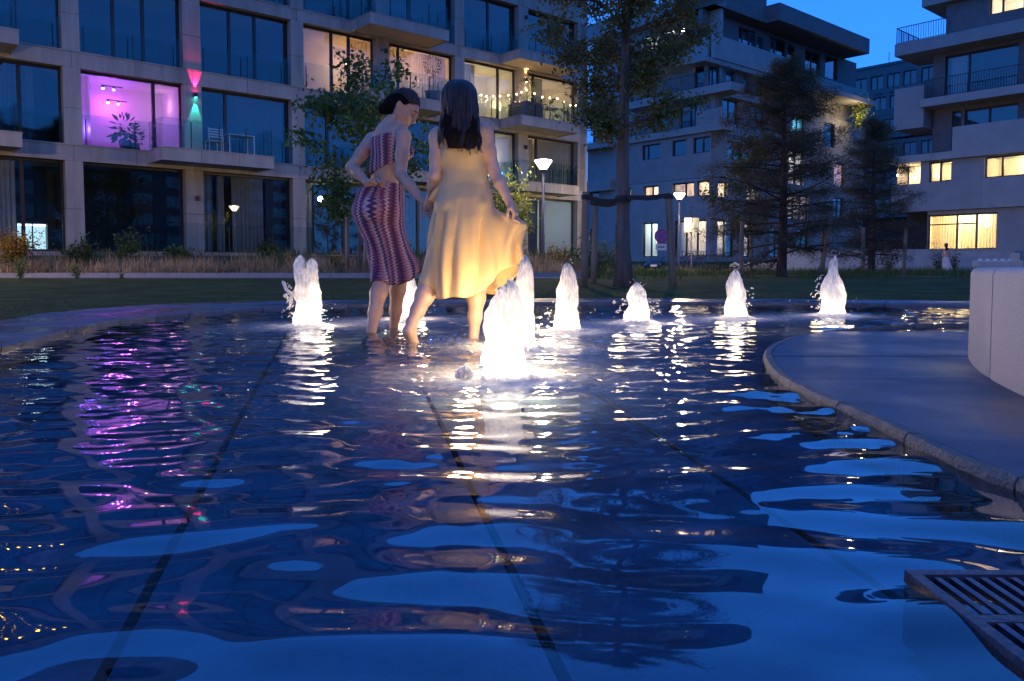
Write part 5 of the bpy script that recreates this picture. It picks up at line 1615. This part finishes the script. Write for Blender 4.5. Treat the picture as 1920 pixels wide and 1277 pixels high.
# hair, combed back from the face into the nape
fh = Field((-1.0,5.2,1.35),(-.55,5.6,1.75),.006)
hcw = at(757,204,5.38)
fh.ell(PA(0,-.020,.040), (.084,.098,.090), .01, BAx)
fh.ell(PA(0,-.062,-.012), (.074,.062,.075), .03, BAx)
fh.cap(PA(.0,-.085,-.03), PA(.0,-.115,-.085), .058, .034, .03)
fh.ell(PA(0,.108,-.028), (.20,.082,.130), .02, BAx, cut=True)
fh.ell(PA(.085,.008,-.030), (.03,.034,.050), .012, BAx, cut=True); fh.ell(PA(-.085,.008,-.030), (.03,.034,.050), .012, BAx, cut=True)
V_, F_ = fh.mesh(); attach(np_mesh('hair', V_, F_, m_hairb, True), wa)
hp = []
r_ = random.Random(5)
for q in range(190):
    a = r_.uniform(-1.35, 1.35); pth = []
    for i in range(9):
        v = i/8; ph = .42+v*2.15     # from the hairline over the crown to the nape
        x = .087*math.sin(a)*(math.sin(min(ph,2.3))**.4 if ph < 2.9 else .5); lift = .093
        y = -.020+.101*math.cos(ph)*math.cos(a*.55); z = .040+.094*math.sin(ph)*math.cos(a) - .05*max(0,ph-1.9)*1.2
        y -= .02*max(0,ph-1.6)
        pth.append(PA(x+r_.uniform(-.002,.002), y+r_.uniform(-.002,.002), z+r_.uniform(-.002,.003)))
    hp.append(pth)
attach(strands('hair_strands', hp, .0022, m_hair2, None), wa)

# ---------------- woman in the yellow dress
fB = unit((-.10,1.0,0)); rB = unit((1.0,.10,0))
wb = thing('person', 'woman with long dark hair in a sleeveless yellow satin dress, lifting its hem', 'person', (-.30, 4.85, 0), 0)
BB = np.array([rB, fB, upv])
def bodyB(f, no_arms=False):
    ch = at(864,280,4.85); ub = at(866,252,4.85); wst = at(869,322,4.84); pel = at(869,378,4.84)
    f.ell(ch, (.145,.095,.13), .03, BB); f.cap(ub+rB*.125+upv*.004, ub-rB*.135-upv*.018, .055, .055, .05)
    f.cap(ub, at(862,228,4.86), .075, .052, .05); f.ell(wst, (.118,.085,.10), .06, BB); f.ell(at(868,350,4.84), (.145,.10,.08), .05, BB)
    for sg in (-1,1): f.ell(ch+fB*.085+rB*sg*.065-upv*.045, (.062,.055,.062), .025, BB)
    f.ell(pel, (.165,.115,.10), .05, BB)
    for sg in (-1,1): f.ell(pel-fB*.06+rB*sg*.072-upv*.045, (.088,.085,.09), .04, BB)
    hr, kr, ar = at(892,398,4.84), at(895,528,4.86), at(888,630,4.82)
    hl, kl, al = at(846,398,4.83), at(808,528,4.76), at(772,606,4.62)
    f.cap(hr, kr, .086, .056, .05); f.cap(kr, kr*.7+ar*.3, .054, .053, .03); f.cap(kr*.7+ar*.3-fB*.008, kr*.35+ar*.65, .053, .039, .03); f.cap(kr*.35+ar*.65, ar, .039, .030, .03)
    an = ar-upv*.045; foot(f, an, an-fB*.03-upv*.035, an+fB*.17-upv*.055)
    f.cap(hl, kl, .086, .058, .05); f.cap(kl, kl*.65+al*.35, .056, .054, .03); f.cap(kl*.65+al*.35+np.array((.004,-.006,0)), kl*.3+al*.7, .052, .040, .03); f.cap(kl*.3+al*.7, al, .040, .031, .03)
    # left foot tipped on its toes, heel towards the camera
    heel = at(766,622,4.555); toe = at(786,652,4.70); ball = at(775,650,4.60)
    f.cap(al, heel, .030, .031, .02); f.cap(heel, ball, .030, .030, .02); f.cap(al, ball, .026, .026, .03)
    for o, L in ((-.026,.9),(-.010,1.),(.006,.95),(.020,.85),(.032,.7)):
        f.cap(ball+rB*o, ball+rB*o+(toe-ball)*L, .013, .009, .008)
    if no_arms: return
    s_, e_, w_ = at(908,249,4.86), at(925,319,4.83), at(956,380,4.74)
    f.cap(s_, s_*.5+e_*.5, .050, .044, .045); f.cap(s_*.5+e_*.5, e_, .044, .036, .02); f.cap(e_, e_*.6+w_*.4, .037, .035, .02); f.cap(e_*.6+w_*.4, w_, .035, .023, .02)
    hand(f, w_, at(969,405,4.72)-w_, np.array((-.9,.3,-.2)), .85, .95, -1)
    s_, e_, w_ = at(822,257,4.86), at(816,330,4.80), at(806,374,4.92)
    f.cap(s_, s_*.5+e_*.5, .050, .043, .045); f.cap(s_*.5+e_*.5, e_, .043, .036, .02); f.cap(e_, e_*.6+w_*.4, .036, .034, .02); f.cap(e_*.6+w_*.4, w_, .034, .023, .02)
    hand(f, w_, at(803,394,4.99)-w_, np.array((.2,.9,.1)), .7, .95, 1)
    hc = at(860,196,4.86)
    f.cap(at(862,240,4.86), hc+np.array((0,0,-.03)), .054, .050, .03)
    return head(f, hc, (-.22,.95,-.16), (.03,.12,1), S=1.02)
fb = Field((-.82,4.35,-.26),(.18,5.25,1.72),.0055)
PB, BBx = bodyB(fb)
V_, F_ = fb.mesh(); bpy.context.view_layer.update(); attach(np_mesh('body', V_, F_, m_skin2, True), wb)
# dress: (photo row, left edge, right edge, depth radius)
DR = [(246,836,898,.080),(262,825,907,.098),(285,821,909,.108),(305,826,909,.102),(322,829,911,.098),(345,825,916,.110),(375,819,924,.150),(410,812,930,.175),(450,807,935,.190),(500,803,940,.205),(558,806,932,.215)]
yy_ = np.array([d_[0] for d_ in DR], float); rings = []; NT = 160; NR = 96
for q in range(NR+1):
    v = q/NR; ring = []
    for k in range(NT):
        th = 2*math.pi*k/NT; ct, st = math.cos(th), math.sin(th)
        hem = 556 + 7*math.sin(th*3+.6) - 8*math.exp(-((th-4.55)/.28)**2)   # uneven hem
        an = math.atan2(st, ct)
        pull = math.exp(-((an+.25)/.62)**2)
        hem -= 52*pull
        py = 246+(hem-246)*v
        l_ = np.interp(py, yy_, [d_[1] for d_ in DR]); r2 = np.interp(py, yy_, [d_[2] for d_ in DR]); dp = np.interp(py, yy_, [d_[3] for d_ in DR])
        mpp = 4.84/FX; hw = (r2-l_)/2*mpp; cx_ = (l_+r2)/2
        s_v = sm((py-322)/150)
        a1 = .14*s_v
        f1 = 2*abs(math.sin(3.5*th+.7*math.sin(2*th)+v*1.6))**.7-1.1; f2 = 2*abs(math.sin(5.5*th+1+v*2.6+.6*math.sin(3*th)))**.7-1.1
        e = 1 + a1*(.62*f1 + .48*f2 + .22*math.sin(17*th-v*3)) + .014*s_v*math.sin(9*th-14*v+2*math.sin(3*th))
        e += .016*math.sin(26*v+2.2*th+1.5*math.sin(th*2))*math.exp(-((py-300)/22)**2)*2.2     # creases at the ribs
        e += .012*math.sin(th*5+py*.11)*(1-s_v)
        sx = abs(ct)**.88*(1 if ct > 0 else -1); sy = abs(st)**.88*(1 if st > 0 else -1)
        X = sx*hw*e; Y_ = sy*dp*e
        c_ = at(cx_, py, 4.84)
        # the handful pulled up to her right hand
        g_ = math.exp(-((an+.16)/.34)**2)*sm((py-388)/42)
        X += g_*(.150 + .03*math.sin(py*.05))*(1-.25*sm((py-470)/60)); Y_ -= g_*(.06+.05*math.sin(an*14+py*.03))
        # weight of the raised left thigh under the cloth at the left
        ring.append((c_[0]+X, 4.84+Y_, c_[2]+g_*.02))
    rings.append(ring)
fpb = Field((-.82,4.35,-.26),(.18,5.25,1.62),.012); bodyB(fpb, no_arms=True)
rings = [push_out(r_, fpb) for r_ in rings]
rings.append([(p[0]*.985+.015*-.30, p[1]*.985+.015*4.84, p[2]+.010) for p in rings[-1]])
dress = MB().loft(rings).build('dress', m_dress, None, True); attach(dress, wb)
# loose tie at the waist, white in the light
mb = MB(); A_ = at(829,340,4.80); B_ = at(812,378,4.78)
mb.loft([[tuple(A_), tuple(A_+np.array((.02,.0,.01)))],[tuple(A_*.5+B_*.5+np.array((-.03,-.01,0))), tuple(A_*.5+B_*.5+np.array((.012,0,.01)))],[tuple(B_+np.array((-.03,0,.01))), tuple(B_+np.array((.0,.01,0)))]], closed=False)
so_ = mb.build('waist_tie', m_dress, None, True); sl_ = so_.modifiers.new('thickness', 'SOLIDIFY'); sl_.thickness = .004; attach(so_, wb)
# long wavy hair down to the shoulder blades
fh = Field((-.62,4.6,.95),(-.05,5.05,1.70),.006)
fh.ell(PB(0,-.018,.036), (.088,.106,.098), .01, BBx); fh.ell(PB(0,-.045,-.03), (.092,.078,.10), .03, BBx)
hb = [at(861,205,4.79), at(862,232,4.76), at(866,255,4.725), at(866,272,4.72)]
for a_, b_, r1, r2 in ((hb[0],hb[1],.078,.080),(hb[1],hb[2],.074,.066),(hb[2],hb[3],.062,.040)):
    for o in (-.055,-.02,.02,.055): fh.cap(a_+rB*o*.8, b_+rB*o*1.15, r1*.52, r2*.52, .03)
fh.ell(PB(0,.085,-.05), (.075,.075,.13), .02, BBx, cut=True)
V_, F_ = fh.mesh(); attach(np_mesh('hair', V_, F_, m_hairb, True), wb)
hp = []; r_ = random.Random(8)
locks = [(r_.uniform(-1.8,1.8), r_.uniform(0,6.28), r_.uniform(.70,.98), r_.uniform(.009,.020), r_.uniform(7,12)) for _ in range(64)]
for q in range(900):
    la, w0, ll, wa_, wf = locks[q % 64]
    a = la+r_.normalvariate(0,.055); L = ll*(1-.20*abs(a/1.8)**2)*r_.uniform(.80,1.02); pth = []
    off = np.array([r_.normalvariate(0,1) for _ in range(3)])*.004
    for i in range(19):
        v = i/18
        if v < .34:
            ph = .12+ (v/.34)*1.6
            p = PB(.094*math.sin(a)*math.sin(ph)**.6, -.018-.113*math.cos(a)*math.sin(ph)+ .02*math.cos(ph), .036+.105*math.cos(ph))
        else:
            u = (v-.34)/.66*L
            p0 = PB(.094*math.sin(a), -.018-.115*math.cos(a), .012)
            x = p0[0]+ (.030*math.sin(a)-.018*math.sin(a*2)*u)*u + wa_*math.sin(u*wf+w0)*u**.7 + .012*u
            y = min(p0[1], 4.86)-.060*u*max(0,math.cos(a))*(1-u*.35) - .016*u + wa_*.7*math.cos(u*wf+w0)*u**.6
            if abs(a) > 1.2: y = p0[1]-.10*u
            p = np.array((x, y, p0[2]-.37*u))
        pth.append(p+off*min(1,v*3)*(1.2-.7*v)+np.array((r_.uniform(-1,1),r_.uniform(-1,1),r_.uniform(-1,1)))*.0010)
    hp.append(pth)
attach(strands('hair_strands', hp, .0036, m_hair, None), wb)
# ================================================================ PARK FURNITURE AND SMALL THINGS
m_pole = M('lamp_pole_grey', (.22,.22,.23), .45, .08, 4, metal=.4)
m_diff = frosted('lamp_diffuser', (1,.78,.52), 5)
def park_lamp(label, x, y, z, h, power, r=.27, col=(1,.74,.46)):
    t_ = thing('park_lamp', label, 'street lamp', (x, y, z), 0, 'park lamps with cone shaped heads')
    MB().tube([(0,0,0),(0,0,.5),(0,0,h-.36)], [.055,.05,.042], 12).build('pole', m_pole, t_, True)
    MB().lathe([(.09,-.02),(.09,.03),(.06,.05)], 14).build('foot_plate', m_pole, t_)
    MB().lathe([(.06,h-.37),(.10,h-.34),(.11,h-.32)], 14).build('collar', m_pole, t_)
    MB().lathe([(.10,h-.318),(r,h-.06)], 24, cap=False).lathe([(r,h-.06),(r*.98,h-.035)], 24, cap=False).build('diffuser', m_diff, t_, True)
    MB().lathe([(r*.98,h-.033),(r*1.02,h-.03),(r*.9,h+.01),(.03,h+.05)], 24).build('cap', m_pole, t_, True)
    point('lamp_or_fill', (0,0,h-.14), col, power, .12, t_)
    return t_
park_lamp('lit park lamp standing in the planting bed right of the yellow dress', .97, 25.0, .38, 3.42, 420)
park_lamp('lit park lamp on the lawn beyond the right stake of the big tree', 7.9, 38.0, .19, 3.80, 900)
park_lamp('park lamp left outside the view beside the gravel path', -14.5, 15.0, .19, 3.8, 800, col=(1,.62,.36))
park_lamp('park lamp behind the camera on the left of the pool', -7.0, -7.5, .15, 3.8, 330, col=(1,.61,.34))
park_lamp('park lamp right of the view behind the granite bench', 14.5, -3.5, .15, 3.8, 520, col=(1,.62,.38))
park_lamp('park lamp behind the camera on the right of the pool', 7.5, -8.5, .15, 3.8, 260, col=(1,.62,.36))
park_lamp('park lamp outside the view before the right hand block', 27.5, 33.0, .19, 3.8, 200, col=(1,.62,.42))

# curved granite bench at the right
bc = np.array((7.02, .97)); RO, RI = 5.61, 5.05
gb = thing('granite_bench', 'massive curved block bench of speckled pale granite on the wet platform', 'bench', (0,0,PZ))
def bench_seg(a0, a1, end0=0.0, end1=0.0):
    rings = []; N = 18
    for k in range(N+1):
        a = a0+(a1-a0)*k/N
        ins = 0
        if k == 0: ins = end0
        elif k == N: ins = end1
        H_ = .412; c = .028
        prof = [(RO,0),(RO,H_-c),(RO-c*.3,H_-c*.3),(RO-c,H_),(RI+c,H_),(RI+c*.3,H_-c*.3),(RI,H_-c),(RI,0)]
        m_ = (RO+RI)/2
        ring = []
        for r, z in prof:
            r = r+(m_-r)*ins; z = z*(1-ins*.05) if z > .1 else z
            ring.append((bc[0]+r*math.cos(a), bc[1]+r*math.sin(a), z))
        rings.append(ring)
    return MB().loft(rings, closed=True, cap=True)
aL = math.atan2(3.76-bc[1], 2.125-bc[0])
m_bench = M('speckled_granite', (.37,.35,.355), .62, .20, 170, bump=.12, bscale=400)
sp0 = aL
for q, da in enumerate((.155,.165,.165,.165,.165,.165)):
    a1 = sp0+da
    bench_seg(sp0+.0012, a1-.0012, .06 if q == 0 else .012, .012).build('stone_block', m_bench, gb, True)
    sp0 = a1
for o in gb.children:
    md = o.modifiers.new('edges', 'EDGE_SPLIT'); md.split_angle = R(50)
# shadow joint core
MB().loft([[(bc[0]+r*math.cos(a), bc[1]+r*math.sin(a), z) for r, z in ((RO-.012,0),(RO-.012,.385),(RI+.012,.385),(RI+.012,0))] for a in np.linspace(aL+.02, aL+.97, 30)], closed=True, cap=True).build('core', m_joint, gb)

# signs
m_signg = M('sign_back_grey', (.42,.44,.36), .5, .08, 5)
sg = thing('sign_post', 'thin post with two grey square boards set back to back at an angle', 'sign', (8.95, 40.0, .19), R(8))
MB().tube([(0,0,0),(0,0,2.75)], .03, 8).build('post', m_pole, sg)
for s_, nm in ((-1,'board'),(1,'board')):
    b_ = MB().box(-.19,.19,-.012,.012,-.36,.36).build(nm, m_signg, sg, loc=(s_*.205,-.05,2.38)); b_.rotation_euler = (0,0,R(24*s_))
ns = thing('round_sign', 'round no stopping sign with a small white plate under it at the middle block', 'sign', (10.3, 55.5, .75), R(6))
MB().tube([(0,0,0),(0,0,2.0)], .03, 8).build('post', m_pole, ns)
def disc(r, y0, y1, z, m, nm):
    n = 24; pts = [(r*math.cos(2*math.pi*k/n), r*math.sin(2*math.pi*k/n)+z) for k in range(n)]
    v = [(p[0], y0, p[1]) for p in pts]+[(p[0], y1, p[1]) for p in pts]
    MB().add(v, [(i,(i+1)%n,n+(i+1)%n,n+i) for i in range(n)]+[tuple(range(n)), tuple(range(2*n-1,n-1,-1))]).build(nm, m, ns)
m_sred = M('sign_red', (.42,.05,.09), .5, .05); m_sblue = M('sign_blue', (.12,.12,.42), .5, .05); m_white = M('sign_white', (.72,.72,.72), .5, .05)
disc(.48, -.05, -.035, 1.9, m_sred, 'rim'); disc(.38, -.058, -.052, 1.9, m_sblue, 'disc')
for an in (45,-45):
    q_ = MB().box(-.38,.38,-.066,-.06,-.05,.05).build('bar', m_sred, ns, loc=(0,0,1.9)); q_.rotation_euler = (0,R(an),0)
MB().box(-.38,.38,-.06,-.04,.92,1.36).build('plate', m_white, ns)
m_ink = M('sign_ink', (.06,.06,.07), .6, .05)
for k, (a, b) in enumerate(((-.22,-.15),(-.12,-.02),(.01,.08),(.11,.23))): MB().box(a, b, -.066, -.061, 1.09, 1.2).build('letter', m_ink, ns)

# concrete benches with white studs
def stud_bench(label, x, y, w_, h_, n, z=.15):
    t_ = thing('concrete_bench', label, 'bench', (x, y, z))
    MB().cbox(0, w_, 0, .6, 0, h_, .06).build('block', m_conc, t_)
    for k in range(n): MB().ball((.2+(w_-.4)*k/(n-1), .2, h_+.02), .09, 5, 8, (1.3,1,.6)).build('stud', m_white, t_, True)
    return t_
stud_bench('pale concrete bench with white studs on its top, left of the wide cypress', 11.55, 42.0, 2.65, .52, 7)
stud_bench('long pale concrete planter bench with white studs behind the granite bench', 22.4, 38.5, 2.2, .66, 6)
tag(MB().cbox(-.16,.16,-.16,.16,0,1.0,.03).build('bollard', m_conc, loc=(24.2,38.6,.15)), 'short pale square bollard behind the granite bench', 'bollard')

# dark rounded cart at the straw field
ct = thing('utility_cart', 'small dark blue rounded cart with a pale plate standing on the straw field', 'cart', (8.25, 47.0, .22))
m_cart = M('cart_blue', (.03,.04,.075), .3, .1)
rings = []
for k in range(9):
    a = -1+2*k/8; s_ = math.sqrt(max(.05, 1-a*a*.85))
    rings.append([(.5*s_*math.cos(th)*1.0, a*.6, .36+.30*s_*math.sin(th)) for th in np.linspace(0, 2*math.pi, 16, endpoint=False)])
MB().loft(rings, cap=True).build('body', m_cart, ct, True)
MB().box(-.24,.12,-.64,-.61,.30,.42).build('plate', m_white, ct)
for x in (-.38,.38):
    for y in (-.35,.35):
        w_ = MB().lathe([(.05,-.05),(.13,-.05),(.13,.05),(.05,.05)], 14).build('wheel', m_frame, ct, loc=(x,y,.10)); w_.rotation_euler = (0,R(90),0)

# bicycles before the lit shop windows
def bicycle(label, x, y, rz, seatc):
    t_ = thing('bicycle', label, 'bicycle', (x, y, gz(x, y)), rz, 'bicycles parked before the lit windows')
    for wx in (-.52,.52):
        N = 22; tr_ = MB().tube([(wx+.33*math.cos(2*math.pi*k/N), 0, .34+.33*math.sin(2*math.pi*k/N)) for k in range(N+1)], .018, 6, cap=False).build('wheel', m_frame, t_)
        sp = MB()
        for k in range(10):
            a = math.pi*k/5; sp.tube([(wx,0,.34),(wx+.31*math.cos(a),0,.34+.31*math.sin(a))], .004, 3)
        sp.build('spokes', m_bars, tr_)
    fr = MB()
    for a, b in (((-.52,0,.34),(-.12,0,.34)),((-.12,0,.34),(-.2,0,.86)),((-.2,0,.82),(.36,0,.84)),((-.12,0,.34),(.38,0,.76)),((-.52,0,.34),(-.2,0,.78)),((.52,0,.34),(.36,0,.96))): fr.tube([a,b], .018, 6)
    fr.build('frame', seatc, t_)
    MB().cbox(-.34,-.08,-.07,.07,.88,.95,.03).build('saddle', m_frame, t_)
    MB().tube([(.30,-.28,1.0),(.37,-.1,1.02),(.37,.1,1.02),(.30,.28,1.0)], .014, 6).build('handlebar', m_frame, t_)
bicycle('dark bicycle parked left of the farther park lamp pole', 10.1, 50.5, R(20), M('bike_grey',(.1,.1,.11),.4))
bicycle('second dark bicycle parked right of the farther park lamp pole', 11.3, 50.2, R(-15), M('bike_red',(.12,.03,.03),.4))
fe = thing('low_railing', 'low railing of upright bars before the lit ground floor window', 'railing', (10.9, 54.0, .55), R(6))
MB().box(0,2.3,-.02,.02,1.0,1.05).box(0,2.3,-.02,.02,.08,.12).build('rail', m_pole, fe)
for k in range(13): MB().box(k*.185,k*.185+.05,-.02,.02,.12,1.0).build('bar', m_pole, fe)

# walking woman in the distance
fw_ = thing('person', 'small distant woman with dark hair in a long white dress walking along the wall', 'person', (22.85, 42.2, .17))
f = Field((22.4,41.8,.1),(23.3,42.6,1.75),.012)
b_ = np.array((22.83,42.2,.17))
f.ell(b_+(0,0,1.44), (.075,.09,.11), .01); f.cap(b_+(0,0,1.25), b_+(0,0,1.38), .05,.05,.02)
f.cap(b_+(-.12,0,1.2), b_+(.12,0,1.2), .055,.055,.03); f.cap(b_+(0,0,1.12), b_+(0,0,.85), .12,.13,.05)
for sg in (-1,1):
    f.cap(b_+(sg*.07,0,.8), b_+(sg*.1+.03,0,.05), .08,.04,.03); f.cap(b_+(sg*.1+.03,0,.05), b_+(sg*.1+.12,-.02,.03), .035,.025,.02)
    f.cap(b_+(sg*.15,0,1.2), b_+(sg*.20+.03,-.03,.92), .042,.034,.02); f.cap(b_+(sg*.20+.03,-.03,.92), b_+(sg*.20+.12,-.05,.72), .034,.024,.02)
V_, F_ = f.mesh(); bpy.context.view_layer.update(); attach(np_mesh('body', V_, F_, m_skin1, True), fw_)
rings = [[(22.83+r*math.cos(th)*(1+.06*math.sin(5*th)*v)+.10*v*v, 42.2+r*.8*math.sin(th), .17+z) for th in np.linspace(0,2*math.pi,28,endpoint=False)] for r,z,v in ((.125,1.2,0),(.14,1.08,0),(.125,.95,.1),(.165,.8,.2),(.20,.55,.6),(.24,.3,.9),(.27,.1,1))]
attach(MB().loft(rings).build('dress', M('white_cotton',(.62,.52,.52),.8,.06), None, True), fw_)
attach(MB().ball((22.82,42.17,1.64),.10,7,10,(.95,1.05,1.15)).ball((22.81,42.12,1.46),.085,7,10,(.9,.7,1.6)).build('hair', m_hair, None, True), fw_)

# ---- things on the balconies of the left block
def onb(name, label, cat, u, y, z, group=None, rz=0):
    return thing(name, label, cat, loc1(u, y, z), BA+rz, group)
m_met = M('garden_metal', (.45,.46,.47), .4, .05, metal=.3)
ch_ = onb('garden_chair', 'metal slatted chair on the balcony in the turquoise light', 'chair', 4.35, -.75, 4.57)
for sx in (-.22,.22):
    for sy in (-.2,.2): MB().tube([(sx,sy,0),(sx*.95,sy*.95,.45)], .014, 6).build('leg', m_met, ch_)
MB().cbox(-.25,.25,-.24,.24,.44,.47,.012).build('seat', m_met, ch_)
bf = MB()
for k in range(4): bf.box(-.25,.25,-.25,-.235,.55+k*.09,.60+k*.09)
bf.box(-.26,-.235,-.255,-.23,.45,.9).box(.235,.26,-.255,-.23,.45,.9).build('backrest', m_met, ch_)
tb = onb('garden_table', 'pale garden table on the balcony right of the metal chair', 'table', 5.25, -.85, 4.57)
MB().cbox(-.5,.5,-.35,.35,.70,.735,.012).build('tabletop', m_met, tb)
for sx in (-.46,.46):
    for sy in (-.3,.3): MB().box(sx-.02,sx+.02,sy-.02,sy+.02,0,.70).build('leg', m_met, tb)
m_pot = M('grey_planter', (.16,.16,.17), .7, .1, 5)
def potted(label, u, y, z, ph, pr, th, cr, n, mats, seed, leaf=.07, ball=True):
    t_ = onb('potted_plant', label, 'potted plant', u, y, z)
    MB().lathe([(pr*.75,0),(pr,ph*.9),(pr*1.05,ph),(pr*.9,ph),(pr*.85,ph-.05)], 16).build('pot', m_pot, t_, True)
    r = random.Random(seed); s_ = MB(); P_ = []
    MB().tube([(0,0,ph-.05),(.02,0,ph+th*.5),(0,.02,ph+th)], [.02,.016,.01], 6).build('stem', m_barkd, t_)
    nr = np.random.default_rng(seed)
    d = nr.normal(size=(n,3)); d /= np.linalg.norm(d,axis=1)[:,None]
    pos = d*(cr*nr.uniform(.35,1,n)**.6)[:,None]*np.array((1,1,1.25)) + np.array((0,0,ph+th))
    kind(leaf_cloud('foliage', pos, leaf*nr.uniform(.6,1.3,n), mats, t_, seed), 'stuff')
potted('tall potted tree in a grey tub before the orange lit window', 14.0, -.9, 7.65, .5, .36, 1.15, .42, 420, LB, 3)
potted('airy potted olive tree at the corner of the string light balcony', 19.35, -1.1, 7.65, .55, .3, .85, .45, 260, LY, 4, .09)
potted('dark bushy plant inside the purple lit room', 1.75, .72, 4.6, .35, .2, .45, .38, 60, LB, 5, .28)
potted('small dark plant in the corner behind the purple lit balustrade', 2.1, .8, 4.6, .3, .18, .25, .3, 50, LB, 6, .2)
m_slat = M('weathered_wood', (.17,.13,.10), .8, .2, 6, streak=False)
pb_ = onb('planter_box', 'slatted wooden planter box round the corner of the string light balcony', 'planter', 18.95, 0, 7.65)
for k in range(6):
    z = .04+k*.115
    MB().box(0,.03,-1.42,-.2,z,z+.095).build('slat', m_slat, pb_); MB().box(.035,1.15,-1.45,-1.42,z,z+.095).build('slat', m_slat, pb_)
MB().box(.04,.3,-1.38,-.2,.02,.68).box(.31,1.15,-1.38,-1.1,.02,.68).build('liner', m_soil, pb_)
sl = onb('string_lights', 'string of small warm bulbs along the balustrade of the lit balcony', 'string lights', 16.5, 0, 7.65)
PT = [(.15,.1,.98),(.6,.02,1.05),(1.2,-.05,1.0),(2.0,-.1,1.12),(2.45,-.8,1.15),(2.5,-1.45,1.25),(3.5,-1.48,1.05),(4.5,-1.48,1.12),(5.4,-1.48,.92),(6.15,-1.48,1.0)]
MB().tube([p for p in PT], .006, 4).build('wire', m_frame, sl)
m_bulb = emit('string_bulb', (1,.60,.25), 12)
for k in range(len(PT)-1):
    for v in (0,.5):
        p = [PT[k][i]*(1-v)+PT[k+1][i]*v for i in range(3)]; MB().ball((p[0],p[1]-.02,p[2]-.05), .036, 5, 8).build('bulb', m_bulb, sl, True)
point('lamp_or_fill', (3.2,-.9,1.0), (1,.62,.3), 16, .3, sl)
t2 = onb('garden_table', 'small round table on the string light balcony', 'table', 21.3, -.7, 7.65)
MB().lathe([(.4,.70),(.41,.72),(.4,.74)], 20).build('tabletop', m_met, t2); MB().tube([(0,0,0),(0,0,.7)], .03, 8).build('leg', m_met, t2); MB().lathe([(.22,0),(.22,.02)],14).build('base', m_met, t2)
